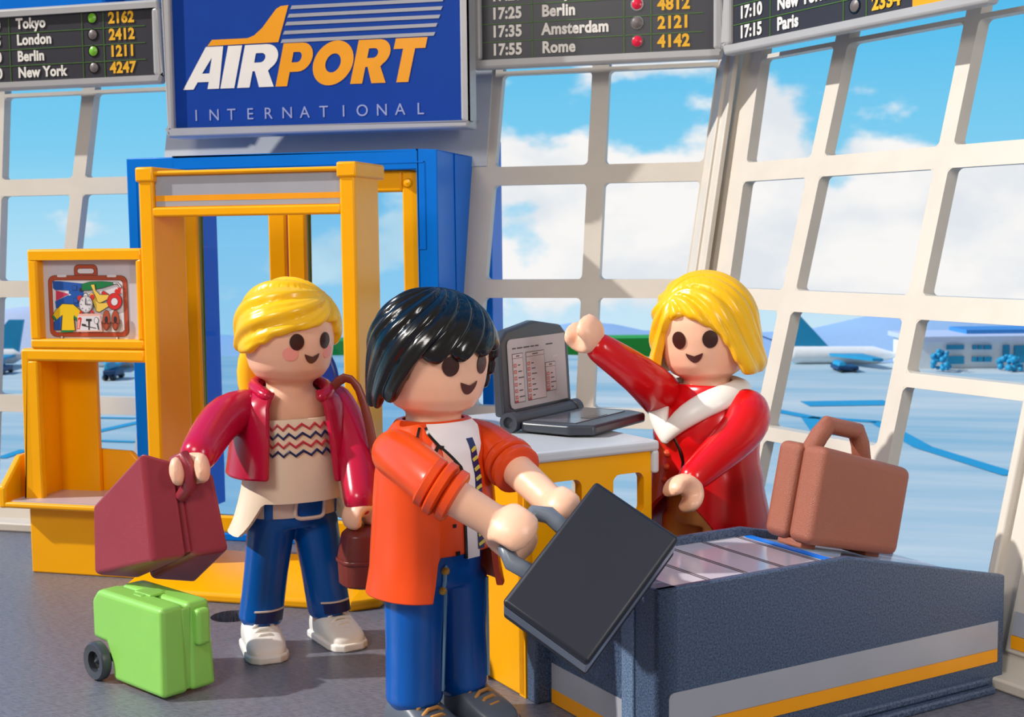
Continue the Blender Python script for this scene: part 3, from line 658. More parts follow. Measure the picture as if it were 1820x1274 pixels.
dk_ = thing('check_in_desk', 'yellow check-in desk with pale grey worktop under the laptop', 'desk', K, A45)
DY0, DY1 = .90, 2.05; DX1 = .655
def curved_front(y):  return 0.0
mb = MB()   # front board with two rounded window cut-outs
def board_with_holes(mb, x0, x1, z0, z1, holes, y, th):
    xs = sorted({x0, x1, *[h[0] for h in holes], *[h[1] for h in holes]}); zs_ = sorted({z0, z1, *[h[2] for h in holes], *[h[3] for h in holes]})
    def inh(a, b, c, d): return any(a >= h[0]-1e-6 and b <= h[1]+1e-6 and c >= h[2]-1e-6 and d <= h[3]+1e-6 for h in holes)
    S = {(i, k) for i in range(len(xs)-1) for k in range(len(zs_)-1) if not inh(xs[i], xs[i+1], zs_[k], zs_[k+1])}
    for i, k in S:
        a = [(xs[i], y, zs_[k]), (xs[i+1], y, zs_[k]), (xs[i+1], y, zs_[k+1]), (xs[i], y, zs_[k+1])]; b = [(p[0], y+th, p[2]) for p in a]
        mb.add(a, [(0, 1, 2, 3)]); mb.add(b, [(3, 2, 1, 0)])
        for di, dk2, e in ((-1, 0, (3, 0)), (1, 0, (1, 2)), (0, -1, (0, 1)), (0, 1, (2, 3))):
            if (i+di, k+dk2) not in S: mb.add([a[e[0]], a[e[1]], b[e[1]], b[e[0]]], [(0, 1, 2, 3)])
    # fillets in the corners of the holes
    for h in holes:
        r = .035
        for cx, cz, sx_, sz_ in ((h[0], h[2], 1, 1), (h[1], h[2], -1, 1), (h[0], h[3], 1, -1), (h[1], h[3], -1, -1)):
            pts = [(cx, y, cz)]+[(cx+sx_*r*(1-sin(t*pi/12)), y, cz+sz_*r*(1-cos(t*pi/12))) for t in range(7)]
            mb.prism(pts, (0, th, 0))
hz0, hz1 = .69, .87
board_with_holes(mb, .0, DX1-.03, 0, .955, [(.12, .275, hz0, hz1), (.43, .585, hz0, hz1)], DY0, .05)
mb.build('front_board', YEL, dk_, bevel=.006)
mb = MB(); mb.box(0, .045, DY0, DY1, 0, .955); mb.build('side_board', YEL, dk_, bevel=.008)
mb = MB(); pr = [(-.02, DY0-.02), (DX1, DY0-.02), (DX1, DY1), (-.02, DY1)]
mb.prism([(x, y, .955) for x, y in pr], (0, 0, .045)); mb.box(DX1-.035, DX1, DY0-.02, DY0+.1, .86, .96); mb.box(-.02, .012, DY0-.02, DY0+.05, .90, .96)
mb.build('worktop', plastic('worktop_grey', (206, 211, 216), .3), dk_, bevel=.014, seg=3)

# laptop
lp = thing('laptop', 'charcoal laptop open on the grey desk top with a timetable on screen', 'laptop', (-1.52, 5.52, 1.0), atan2(.955, .295))
LW_, LD = .60, .37        # local x = along the hinge, local -y = towards the keyboard edge
mb = MB(); mb.prism([(0.02, -.05, .008), (LW_-.02, -.05, .008), (LW_-.005, -.30, .008), (LW_-.06, -LD-.03, .008), (.06, -LD-.03, .008), (0.005, -.30, .008)], (0, 0, .045))
base = mb.build('laptop_base', DGR, lp, bevel=.012)
mb = MB(); mb.prism([(.06, -.08, .053), (LW_-.06, -.08, .053), (LW_-.07, -.30, .053), (.07, -.30, .053)], (0, 0, .003), 0); mb.prism([(.22, -.24, .056), (.38, -.24, .056), (.38, -.29, .056), (.22, -.29, .056)], (0, 0, .0015), 1)
mb.build('keyboard', [plastic('keyboard_grey', (92, 96, 108), .15), BLACK], base, bevel=.004)
mb = MB(); n = 20
def ringx(x, r): return [(x, r*cos(2*pi*i/n), .045+r*sin(2*pi*i/n)) for i in range(n)]
mb.loft([ringx(.015, .026), ringx(.0, .026), ringx(0, .045), ringx(.05, .045), ringx(.052, .04), ringx(LW_-.052, .04), ringx(LW_-.05, .045), ringx(LW_, .045), ringx(LW_, .02)], True)
mb.build('hinge', DGR, lp)
mb = MB(); SH_ = .42; til = .06
def sc(x, h, d=0): return Vector((x, .02+h*til+d, .045+h))
out = [(0.0, 0.02), (LW_, 0.02), (LW_, SH_-.07), (LW_-.06, SH_-.02), (LW_*.5, SH_+.012), (.06, SH_-.02), (0, SH_-.07)]
mb.prism([sc(x, h) for x, h in out], (0, .05, 0)); 
lid = mb.build('laptop_lid', DGR, lp, bevel=.012)
mb = MB(); mb.prism([sc(x, h, -.002) for x, h in rnd(.055, LW_-.045, .05, SH_-.06, .025)+[]], (0, -.004, 0))
scr2 = mb.build('screen', plastic('screen_silver', (188, 182, 184), .3), lid, smooth=False)
mb = MB()
def lr(x0, x1, h0, h1, mi, k): mb.prism([sc(x, h, -.0062-.0004*k) for x, h in ((x0, h0), (x1, h0), (x1, h1), (x0, h1))], (0, -.0006, 0), mi)
for x, w_ in ((.09, .03), (.13, .045), (.185, .05), (.245, .03), (.285, .03), (.38, .06)): lr(x, x+w_, .315, .321, 0, 1)
def table(x0, x1, h0, h1, rows, red=True):
    lr(x0, x1, h0, h1, 0, 1); lr(x0+.003, x1-.003, h0+.003, h1-.003, 2, 2); lr(x0+.003, x1-.003, h1-.022, h1-.020, 0, 3); lr(x0+(x1-x0)*.35, x0+(x1-x0)*.65, h1-.014, h1-.009, 0, 3)
    for r in range(rows):
        hh_ = h1-.045-(h1-h0-.05)*r/rows; lr(x0+.008, x0+.03, hh_-.016, hh_, 1, 3); lr(x0+.012, x0+.026, hh_-.013, hh_-.003, 3, 4); lr(x0+.042, x0+.042+.02+.012*((r*7) % 3), hh_-.010, hh_-.005, 0, 3)
    lr(x0+.003, x0+.03, h0+.003, h0+.012, 1, 4)
table(.085, .175, .075, .295, 6); table(.2, .36, .075, .295, 7); table(.365, .455, .10, .235, 4)
lr(.43, .48, .255, .262, 2, 2); lr(.44, .475, .085, .09, 2, 2)
mb.build('timetable', [plastic('ink_grey', (70, 62, 64), .5), plastic('ink_red', (178, 72, 66), .5), plastic('ink_pale', (208, 196, 196), .5), plastic('ink_rose', (214, 150, 142), .5)], scr2, smooth=False)

# ================================================================== LUGGAGE
def case_halves(parent, hull, name, mat, gap=.012, bev=.03):
    """hull(u,v,w) -> point; u across the thickness (0..1) ; two shells with a seam"""
    for (a, b) in ((0, .5-gap), (.5+gap, 1)):
        mb = MB(); mb.hexa([hull(a, 0, 0), hull(b, 0, 0), hull(b, 1, 0), hull(a, 1, 0), hull(a, 0, 1), hull(b, 0, 1), hull(b, 1, 1), hull(a, 1, 1)]); mb.build(name, mat, parent, bevel=bev, seg=4)
    mb = MB(); c = Vector((0, 0, 0)); pts = [hull(u, v, w) for u, v, w in ((.44, 0, 0), (.56, 0, 0), (.56, 1, 0), (.44, 1, 0), (.44, 0, 1), (.56, 0, 1), (.56, 1, 1), (.44, 1, 1))]
    c = sum((Vector(p) for p in pts), Vector())/8; mb.hexa([c+(Vector(p)-c)*.86 for p in pts]); mb.build('seam', mat, parent)

# brown suitcase standing on the sloping belt
BS = K+e1*.90+e2*.25+Vector((0, 0, .622))
bs = thing('suitcase', 'brown suitcase standing upright on the conveyor in front of the red-jacketed agent', 'suitcase', BS)
bs.rotation_euler = (0, R(12.5), A45)
def hb(u, v, w): return Vector((.505*v, .275*u, .022+(.392-.03*v)*w))
case_halves(bs, hb, 'shell', BRN, .012, .035)
mb = MB(); mb.tube([(.06, .137, .395), (.09, .137, .455), (.126, .137, .502), (.285, .137, .498), (.32, .137, .45), (.345, .137, .385)], .039, 12, cap=1); mb.build('handle', BRN, bs)
mb = MB(); mb.box(.03, .11, .07, .21, .0, .03); mb.build('foot', BRN, bs, bevel=.006)
mb = MB(); mb.box(.39, .47, .07, .21, .0, .03); mb.build('foot', BRN, bs, bevel=.006)

# green trolley case
gs = thing('trolley_case', 'lime green trolley suitcase with black wheels on the floor at left', 'suitcase', (-2.724, 4.607, 0), R(-27))
prf = [(0, .012), (-.375, .012), (-.39, .09), (-.43, .16), (-.535, .165), (-.545, .33), (-.50, .38), (-.015, .38)]
for (a, b) in ((0, .125), (.135, .26)):
    mb = MB(); n = len(prf); tp = lambda z: 1-.10*(z/.38)
    A = [(x, .13+(a-.13)*tp(z), z) for x, z in prf]; B = [(x, .13+(b-.13)*tp(z), z) for x, z in prf]
    mb.add(A+B, [tuple(range(n)), tuple(range(2*n-1, n-1, -1))]+[(i, n+i, n+(i+1) % n, (i+1) % n) for i in range(n)]); mb.build('shell', LIME, gs, bevel=.022, seg=4)
mb = MB(); mb.box(-.37, -.012, .105, .155, .02, .366); mb.box(-.53, -.3, .105, .155, .18, .366); mb.build('seam', LIME, gs, bevel=.01)
mb = MB(); mb.box(-.03, .024, .16, .225, .20, .352); mb.build('pull_handle', LIME, gs, bevel=.016, seg=3)
mb = MB()
mb.box(-.34, -.22, .095, .165, .374, .386); mb.box(-.31, -.25, .07, .19, .374, .383)
mb.build('relief', LIME, gs, bevel=.004)
for yy in (-.035, .265):
    w_ = MB(); n = 32
    w_.loft([[( -.465+r*cos(2*pi*i/n), yy+d, .083+r*sin(2*pi*i/n)) for i in range(n)] for r, d in ((.045, .0), (.075, -.004), (.083, .008), (.083, .034), (.075, .042), (.03, .042), (.045, .03), (.045, 0))], False)
    w_.build('wheel', DGR, gs)
mb = MB(); mb.tube([(-.465, -.01, .083), (-.465, .28, .083)], .02, 12, cap=1); mb.build('axle', DGR, gs)

# black suitcase carried by the man
TOW = -_f
tl = R(28); bn = TOW*cos(tl)+_u2*sin(tl); bv = _u2*cos(tl)-TOW*sin(tl)
bA = _r2*(-.60)+bv*(-.80); bB = _r2*.80+bv*(-.60)
kc = at_depth(1052, 1012, 4.29)
M = Matrix((bA, bB, bA.cross(bB))).transposed()     # x along the long side, y along the short side
bk = thing('suitcase', 'black briefcase with grey handle held out in both hands by the man', 'suitcase', kc)
bk.rotation_euler = M.to_euler(); sgn = 1 if bA.cross(bB).dot(bn) > 0 else -1
HLx, HLy, TH = .263, .169, .16
mb = MB(); mb.box(-HLx, HLx, -HLy, HLy, *(sorted((sgn*.006, -sgn*.040)))); mb.build('shell', BKC, bk, bevel=.014, seg=3)
mb = MB(); mb.box(-HLx, HLx, -HLy, HLy, *(sorted((-sgn*.122, -sgn*TH)))); mb.build('shell', BKC, bk, bevel=.014, seg=3)
mb = MB(); mb.box(-HLx+.003, HLx-.003, -HLy+.003, HLy-.003, *(sorted((-sgn*.038, -sgn*.125)))); mb.build('rim', plastic('rim_grey', (128, 138, 154), .32), bk, bevel=.004)
hz = -sgn*.080
mb = MB(); mb.tube([(-.085, -HLy+.01, hz), (-.095, -HLy-.07, hz), (-.07, -HLy-.115, hz), (.09, -HLy-.115, hz), (.115, -HLy-.07, hz), (.105, -HLy+.01, hz)], .030, 14, cap=1); mb.build('handle', MGR, bk)
bk_h = lambda t: kc + bA*(-.07+.16*t) + bB*(-HLy-.115) + (bA.cross(bB))*hz

# burgundy suitcase carried by the woman : tapering two-shell case
def cam_pts(l): return [at_depth(*q) for q in l]
fr_ = cam_pts([(251, 802, 5.42), (380, 838, 5.46), (408, 978, 5.50), (271, 1000, 5.46)])     # handle side: top-left, top-right, bottom-right, bottom-left
bk_ = cam_pts([(164, 897, 5.72), (300, 905, 5.78), (348, 1036, 5.80), (166, 1022, 5.75)])
org = at_depth(300, 900, 5.55)
bu = thing('suitcase', 'burgundy suitcase carried by the woman in the crimson jacket', 'suitcase', org)
def hw_(u, v, w):   # u across thickness, v depth, w down->up
    f0 = fr_[3].lerp(fr_[2], u).lerp(fr_[0].lerp(fr_[1], u), w); b0 = bk_[3].lerp(bk_[2], u).lerp(bk_[0].lerp(bk_[1], u), w)
    return f0.lerp(b0, v)-org
case_halves(bu, hw_, 'shell', BURG, .05, .02)
hd = [hw_(.50, .04, 1.02), hw_(.50, -.12, .99), hw_(.52, -.17, .86), hw_(.52, -.13, .70), hw_(.52, 0.04, .66)]
mb = MB(); mb.tube(hd, .028, 12, cap=1); mb.build('handle', BURG, bu)
BU_GRIP = org+hw_(.52, -.17, .84)

# ================================================================== TOY FIGURES
def interp(tab, x):
    if x <= tab[0][0]: return tab[0][1]
    for (a, va), (b, vb) in zip(tab, tab[1:]):
        if x <= b:
            t = (x-a)/(b-a); t = t*t*(3-2*t); return va+(vb-va)*t
    return tab[-1][1]
def spow(v, p): return math.copysign(abs(v)**p, v)
def torso_pt(tabs, phi, z, off=0.0, ex=.85):
    """phi 0 = front (-y), +90 = figure's left (+x)"""
    a = interp(tabs[0], z)+off; b = interp(tabs[1], z)+off
    yo = interp(tabs[2], z) if len(tabs) > 2 else 0
    return Vector((a*spow(sin(phi), ex), -b*spow(cos(phi), ex)+yo, z))
def ring_t(tabs, z, off=0, n=48, ex=.85): return [torso_pt(tabs, 2*pi*i/n, z, off, ex) for i in range(n)]
def head_profile(cz=1.385, r=.198): # radius by height: chin .. top
    return [(.002, 1.185), (.10, 1.19), (.148, 1.215), (.176, 1.255), (.190, 1.31), (.198, 1.38), (.196, 1.44), (.182, 1.50), (.15, 1.55), (.09, 1.575), (.002, 1.582)]
def head_r(z):
    pr = head_profile()
    for (r0, z0), (r1, z1) in zip(pr, pr[1:]):
        if z0 <= z <= z1: return r0+(r1-r0)*(z-z0)/(z1-z0)
    return .1
def head_pt(phi, z, off, hM):
    r = head_r(z)+off; return hM @ Vector((r*sin(phi), -r*cos(phi), z))
def patch_on_head(mb, cphi, cz, outline, hM, off=.004, n=3, mi=0):
    """outline list of (d_across, d_up) around a centre; filled as a fan of rings so that it follows the curve"""
    rings = [[head_pt(cphi+a*t/.197, cz+b*t, off, hM) for a, b in outline] for t in (.001, .4, .75, 1.0)]
    rings.append([head_pt(cphi+a/.197, cz+b, -.01, hM) for a, b in outline])
    mb.loft(rings, False, mi)
def oval(rx, rz, n=22): return [(rx*cos(2*pi*i/n), rz*sin(2*pi*i/n)) for i in range(n)]
def smile(w, h, d, n=12):
    top = [(w*(2*i/n-1), h*((2*i/n-1)**2)) for i in range(n+1)]
    bot = [(w*cos(pi*i/n), h*(cos(pi*i/n)**2)-d*sin(pi*i/n)**1.0) for i in range(1, n)]
    return top+bot

def hand(mb, c, grip, fwd, wrist, s=1.0):
    """C-shaped toy hand closed round an axis 'grip'; 'fwd' is the side where the C opens"""
    c = Vector(c); g = Vector(grip).normalized(); fwd = Vector(fwd); f = (fwd-g*fwd.dot(g)).normalized(); q = g.cross(f)
    Rr = .052*s; pts = []
    for i in range(15):
        a = R(42)+R(276)*i/14; pts.append(c+f*(Rr*cos(a))+q*(Rr*sin(a)))
    # section wide along the grip axis
    n = 14; rings = []
    for i, p in enumerate(pts):
        rad = (p-c).normalized(); e = i/14; k = 1.0 if 0 < i < 14 else .72
        w1, w2 = .030*s*k, .066*s*k*(1-.12*abs(2*e-1))
        rings.append([p+rad*(w1*cos(2*pi*j/n))+g*(w2*sin(2*pi*j/n)) for j in range(n)])
    mb.loft(rings, True)
    mb.tube([Vector(wrist), c-f*(Rr*.8)], [.05*s, .046*s], 14)

def hair_cap(parent, hM, ctr, rad, hem, name, mat, thick=.03, grooves=16, amp=.012, pole=(0, 0, 1), swirl=.6, drop=1.0, flare=None, tip=0.0, nphi=160, nth=34, wave=0.0):
    """moulded toy hair: shell from the crown down to a hem given as (azimuth deg, polar deg) pairs"""
    P = Vector(pole).normalized(); ax = P.orthogonal().normalized(); ay = P.cross(ax)
    hm = sorted([(a, b) for a, b in hem]); hm = [(hm[-1][0]-360, hm[-1][1])]+hm+[(hm[0][0]+360, hm[0][1])]
    def hemth(phi):
        d = math.degrees(phi); d = (d+180) % 360-180
        for (a, va), (b, vb) in zip(hm, hm[1:]):
            if a <= d <= b:
                t = (d-a)/(b-a); t = t*t*(3-2*t); return R(va+(vb-va)*t)
        return R(hm[-1][1])
    rx, ry, rz = rad
    def base(phi, th):
        fl = (flare(phi, max(0, th-pi/2)) if flare else 1.0)
        if th <= pi/2: return Vector((rx*sin(th)*sin(phi), -ry*sin(th)*cos(phi), rz*cos(th))), fl
        return Vector((rx*fl*sin(phi), -ry*fl*cos(phi), -(th-pi/2)*rz*drop)), fl
    out, inn = [], []
    for j in range(nth+1):
        ro, ri = [], []
        for i in range(nphi):
            phi = 2*pi*i/nphi; te = hemth(phi)
            th = max(.02, te*j/nth); p, fl = base(phi, th)
            d = p.normalized(); u = d.dot(ax); v = d.dot(ay); az_ = atan2(v, u); pol = math.acos(max(-1, min(1, d.dot(P))))
            ph = grooves*az_/2 + swirl*grooves*pol/2 + wave*sin(3*pol+az_)
            g = abs(sin(ph)); g2 = abs(sin(ph*2.0+.8))
            k = min(1, pol/.5); ridge = amp*k*(g**.55 - .75) + amp*.35*k*(g2**.6-.7)
            nrm = Vector((p.x/rx**2, p.y/ry**2, (p.z/rz**2 if th <= pi/2 else 0))).normalized()
            if tip: th2 = th+tip*(j/nth)**3*(g-.6); p, fl = base(phi, max(.02, th2))
            e = j/nth; ends = 1.0 if e < .93 else 1-.45*((e-.93)/.07)**2
            ro.append(hM @ (Vector(ctr)+p+nrm*(ridge + thick*(ends-1)))); ri.append(hM @ (Vector(ctr)+p-nrm*thick))
        out.append(ro); inn.append(ri)
    mb = MB(); mb.loft(out+inn[::-1], True)
    o = mb.build(name, mat, parent, smooth=True, sub=1)
    return o

class Fig:
    def __init__(s, label, loc, th, hth, group=None, pitch=0.0, roll=0.0, size=1.0):
        s.root = thing('toy_figure', label, 'toy figure', loc, th); s.loc = Vector(loc); s.th = th
        s.root.scale = (size,)*3; s.inv = (Matrix.Translation(s.loc) @ Matrix.Rotation(th, 4, 'Z') @ Matrix.Scale(size, 4)).inverted()
        pv = Vector((0, 0, 1.18))
        s.hM = Matrix.Translation(pv) @ Matrix.Rotation(hth-th, 4, 'Z') @ Matrix.Rotation(pitch, 4, 'X') @ Matrix.Rotation(roll, 4, 'Y') @ Matrix.Translation(-pv)
    def l(s, w): return s.inv @ Vector(w)
    def px(s, x, y, d): return s.inv @ at_depth(x, y, d)
    def d(s, v): return s.inv.to_3x3() @ Vector(v)
    def body(s, tabs, arms, hands, legs, extra=None):
        mb = MB(); n = 40
        mb.loft([[s.hM @ Vector((r*sin(2*pi*i/n), -r*cos(2*pi*i/n), z)) for i in range(n)] for r, z in head_profile()], True)
        mb.tube([(0, 0, 1.05), (0, 0, 1.13), (0, 0, 1.20)], [.11, .105, .10], 24)
        mb.loft([ring_t(HIP, z, -.02) for z in (.56, .62, .66)]+[ring_t(tabs, z, -.022) for z in (.75, .9, 1.02, 1.08, 1.12, 1.15, 1.165)], True)
        for pts, rs in arms: mb.tube(pts, rs, 18)
        for h in hands: hand(mb, *h)
        for a, b in legs: mb.tube([a, b], [.075, .072], 16)
        return mb.build('body', SKIN, s.root, remesh=.0105, relax=4)
    def face(s, eyes, mouth, cheeks=None, ez=1.40, mz=1.315, brow=None, esz=(.031, .036)):
        for e in eyes:
            mb = MB(); patch_on_head(mb, R(e), ez, oval(*esz), s.hM); mb.build('eye', TAN, s.root)
        mb = MB(); patch_on_head(mb, R(mouth[0]), mz, smile(*mouth[1:]), s.hM); mb.build('mouth', MOU, s.root)
        for c in cheeks or []:
            mb = MB(); patch_on_head(mb, R(c), mz+.015, oval(.034, .03), s.hM, .0025); mb.build('cheek', PNK, s.root)
    def trousers(s, mat, hip, cuffs, tabs, rtop=.105, rc=.098, zt=.62):
        mb = MB()
        for hp, cf in zip(hip, cuffs):
            hp, cf = Vector(hp), Vector(cf); mb.tube([hp, hp.lerp(cf, .5), cf+Vector((0, 0, .0))], [rtop, (rtop+rc)/2-.004, rc], 24, cap=1)
        mb.loft([ring_t(HIP, z, 0) for z in (.545, .58, .62, zt)], True)
        return mb.build('trousers', mat, s.root, remesh=.0105, relax=3)
    def shoe(s, at, th, mat, lace=None, size=1.0):
        """at = ankle point on the floor; th heading relative to the figure"""
        mb = MB(); c, sn = cos(th), sin(th)
        def T(x, y, z): x, y, z = x*size, y*size, z*size; return Vector((at[0]+x*c-y*sn, at[1]+x*sn+y*c, z))
        secs = [(.105, .060, .095), (.085, .078, .13), (.03, .082, .155), (-.03, .080, .15), (-.09, .084, .115), (-.15, .088, .088), (-.195, .076, .066), (-.222, .05, .045)]
        rings = []
        for y, hw__, h in secs:
            rg = []
            for i in range(20):
                a = 2*pi*i/20; x = hw__*spow(cos(a), .7); z = h/2+h/2*spow(sin(a), .62)
                rg.append(T(x, y, max(.0, z)))
            rings.append(rg)
        mb.loft(rings, True)
        o = mb.build('shoe', mat, s.root, sub=1)
        so = MB(); pr = [(.112, .05), (.09, .083), (0, .088), (-.09, .091), (-.16, .094), (-.205, .08), (-.235, .045)]
        pts = [T(w, y, 0) for y, w in pr]+[T(-w, y, 0) for y, w in pr[::-1]]
        so.prism(pts, (0, 0, .034*size)); so.build('sole', mat, o, bevel=.008)
        la = MB()
        for k in range(5):
            y = -.045-.026*k; h = .158-.0165*k*1.15 - .012
            la.tube([T(-.045, y, h-.006), T(-.02, y, h+.012), T(.02, y, h+.012), T(.045, y, h-.006)], .0075, 8, cap=1)
        la.build('laces', lace or mat, o)
        return o
    def band(s, mb, p0, p1, r0, r1, t0, t1, a0, a1, off=.004, n=12, mi=0):
        """strip printed on a limb: between fractions t0..t1 and angles a0..a1 (0 = front)"""
        p0, p1 = Vector(p0), Vector(p1)
        def q(t, a, o): c = p0.lerp(p1, t); r = r0+(r1-r0)*t+o; return c+Vector((r*sin(a), -r*cos(a), 0))
        A = [[q(t0, R(a0+(a1-a0)*i/n), off), q(t1, R(a0+(a1-a0)*i/n), off), q(t1, R(a0+(a1-a0)*i/n), off-.008), q(t0, R(a0+(a1-a0)*i/n), off-.008)] for i in range(n+1)]
        mb.loft(A, True, mi)
def shell(mb, fn, phis, us, th=.02, mi=0):
    """open sheet with thickness; fn(phi,u,off) ; grid phis x us"""
    o = [[fn(p, u, 0.0) for p in phis] for u in us]; i_ = [[fn(p, u, -th) for p in phis] for u in us]
    n, k = len(phis), len(us)
    vs = [p for r in o for p in r]+[p for r in i_ for p in r]; b = n*k; fs = []
    for a in range(k-1):
        for c in range(n-1):
            fs.append((a*n+c, a*n+c+1, (a+1)*n+c+1, (a+1)*n+c)); fs.append((b+a*n+c, b+(a+1)*n+c, b+(a+1)*n+c+1, b+a*n+c+1))
    for a in range(k-1):
        fs.append((a*n, (a+1)*n, b+(a+1)*n, b+a*n)); fs.append((a*n+n-1, b+a*n+n-1, b+(a+1)*n+n-1, (a+1)*n+n-1))
    for c in range(n-1):
        fs.append((c, b+c, b+c+1, c+1)); fs.append(((k-1)*n+c, (k-1)*n+c+1, b+(k-1)*n+c+1, b+(k-1)*n+c))
    mb.add(vs, fs, mi)
def lerp(a, b, t): return a+(b-a)*t
def frange(a, b, n): return [a+(b-a)*i/(n-1) for i in range(n)]

# ------------------------------------------------------------------ woman with burgundy suitcase
HIP = ([(.53, .185), (.62, .19), (.72, .19)], [(.53, .112), (.60, .128), (.72, .15)])
TAB_W = ([(.50, .215), (.60, .20), (.70, .198), (.85, .192), (1.0, .188), (1.08, .185), (1.13, .165), (1.165, .12), (1.20, .09)],
         [(.50, .17), (.60, .165), (.75, .165), (.95, .16), (1.05, .145), (1.12, .125), (1.165, .105), (1.20, .09)])
wm = Fig('toy woman with blond ponytail, crimson jacket and blue jeans at left', (-2.535, 5.47, 0), R(42), R(53), pitch=R(3), size=1.025)
WD = 5.92
rh = wm.l(BU_GRIP); lh = wm.px(642, 918, 5.80)
shR, shL = Vector((-.215, 0, 1.06)), Vector((.215, 0, 1.06))
elR = wm.px(382, 758, 5.72); elL = shL.lerp(lh, .5)+Vector((.035, .0, .02))
wrR = rh.lerp(elR, .24); wrL = lh+Vector((0.0, .0, .065))
wm.body(TAB_W, [([shR, elR, wrR], [.06, .056, .045]), ([shL, elL, wrL], [.06, .055, .045])],
        [(rh, wm.d(Vector((.15, -.1, -1))), wm.d((.3, -.8, -.1)), wrR), (lh, (0.3, -1, 0), (0, 0, -1), wrL)],
        [((-.09, 0, .55), (-.16, -.0, .06)), ((.09, 0, .55), (.16, 0, .06))])
wm.face((-19, 22), (2, .036, .013, .030), (-27, 30), ez=1.385, mz=1.318)
# hair with swept fringe and ponytail
hair_cap(wm.root, wm.hM, (0, .012, 1.43), (.231, .229, .212), [(-180, 118), (-140, 119), (-100, 120), (-78, 118), (-58, 106), (-40, 96), (-15, 89), (8, 85), (26, 80), (38, 82), (50, 98), (62, 112), (100, 118), (140, 118)],
         'hair', BLOND, .032, 11, .026, (.55, -.45, .72), .55)
mb = MB(); pt = [wm.hM @ Vector(p) for p in ((-.02, .21, 1.38), (-.05, .25, 1.30), (-.075, .25, 1.20), (-.08, .22, 1.10), (-.075, .19, 1.02))]
mb.tube(pt, [.05, .062, .06, .05, .02], 14); mb.build('ponytail', BLOND, wm.root, sub=1)
# trousers, belt
wm.trousers(JEAN, [(-.098, 0, .56), (.098, 0, .56)], [(-.16, 0, .135), (.16, 0, .135)], TAB_W, .106, .097, .70)
mb = MB()
phs = frange(-1.0, 1.0, 25)
shell(mb, lambda p, u, o: torso_pt(HIP, p, .60+.085*u, .006+o), frange(R(-85), R(95), 31), [0, .5, 1], .01)
wm_b = mb.build('belt', plastic('belt_white', (238, 216, 200), .4), wm.root)
for (a, b) in ((-50, -36), (-6, 26), (57, 65)):
    mb = MB(); shell(mb, lambda p, u, o: torso_pt(HIP, p, .598+.089*u, .009+o), frange(R(a), R(b), 8), [0, .5, 1], .01); mb.build('belt_loop', JEAN, wm_b)
mb = MB(); bp_ = []
for i in range(29):
    a = 2*pi*i/28; bp_.append(torso_pt(HIP, R(10)+.055*spow(cos(a), .45)/.19, .642+.048*spow(sin(a), .45), .014))
mb.tube(bp_, .009, 8, cap=1); mb.build('buckle', MATS['belt_white'], wm_b)
for sx_ in (-1, 1):   # turn-up lines printed on the front of the cuffs
    mb = MB(); wm.band(mb, (sx_*.098, 0, .56), (sx_*.16, 0, .135), .102, .101, .86, .875, -35, 50); mb.build('cuff_line', MATS['belt_white'], wm.root)
for sx_ in (-1, 1):
    mb = MB(); wm.band(mb, (sx_*.098, 0, .56), (sx_*.16, 0, .135), .101, .100, .88, .99, -30, 50); mb.build('cuff_print', NAVY, wm.root)
for sx_ in (-1, 1): wm.shoe((sx_*.165, -.01), R(6*sx_), WPL, size=1.0)
# ivory top with raised front hem, zigzag rows
def top_fn(p, u, o):
    d = abs(math.degrees(p)); zb = lerp(.675, .53, min(1, max(0, (d-48)/26))) if d < 110 else lerp(.53, .56, min(1, (d-110)/70))
    z = lerp(zb, 1.035, u); fl = .026+.045*max(0, (.74-z)/.2)*min(1, max(0, (d-40)/40)); return torso_pt(TAB_W, p, z, fl*(1-.55*u)+o)
mb = MB(); shell(mb, top_fn, frange(-pi, pi, 73), frange(0, 1, 14), .02); mb.build('top', CREAM, wm.root)
for k, mt in ((0, 'r'), (1, 'b'), (2, 'r'), (3, 'b')):
    mb = MB(); z0 = 1.005-.038*k; pts = []
    for i in range(15):
        ph = R(-48+96*i/14); u_ = (z0+(.011 if i % 2 else -.011)-.675)/(1.035-.675); pts.append(top_fn(ph, u_, .003))
    mb.tube(pts, .0065, 6, cap=1); mb.build('zigzag_line', plastic('zig_red', (206, 56, 70), .4) if mt == 'r' else NAVY, wm.root)
# cropped crimson jacket, open in front
def jk(p, u, o):
    d = abs(p); z = lerp(.785, 1.155, u); z = z-.035*(1-u)*(max(0, 1-d/1.6))
    return torso_pt(TAB_W, p, z, .048+.045*(1-u)+o)
for (a, b) in ((R(-212), R(-34)), ):
    pass
mb = MB(); shell(mb, lambda p, u, o: jk(p, u, o), [R(24+302*k/36) for k in range(37)], frange(0, 1, 12), .03)
mb.v = [tuple(v) for v in mb.v]; mb.build('jacket', CRIM, wm.root, bevel=.012, seg=3)
mb = MB(); cl = [torso_pt(TAB_W, R(a), lerp(1.10, 1.19, abs(sin(R(a)/2))**.8), .035) for a in range(27, 326, 10)]
mb.tube(cl, .028, 12, cap=2); mb.build('collar', CRIM, wm.root)
mb = MB(); mb.tube([shR+Vector((.01, 0, .01)), shR.lerp(elR, .5)+Vector((-.012, 0, .02)), elR, elR.lerp(wrR, .85)], [.098, .096, .09, .08], 22, cap=3); mb.build('sleeve', CRIM, wm.root, sub=1)
mb = MB(); mb.tube([shL+Vector((-.01, 0, .01)), shL.lerp(elL, .5)+Vector((.012, 0, .01)), elL, elL.lerp(wrL, .95)], [.096, .09, .082, .076], 22, cap=3); mb.build('sleeve', CRIM, wm.root, sub=1)

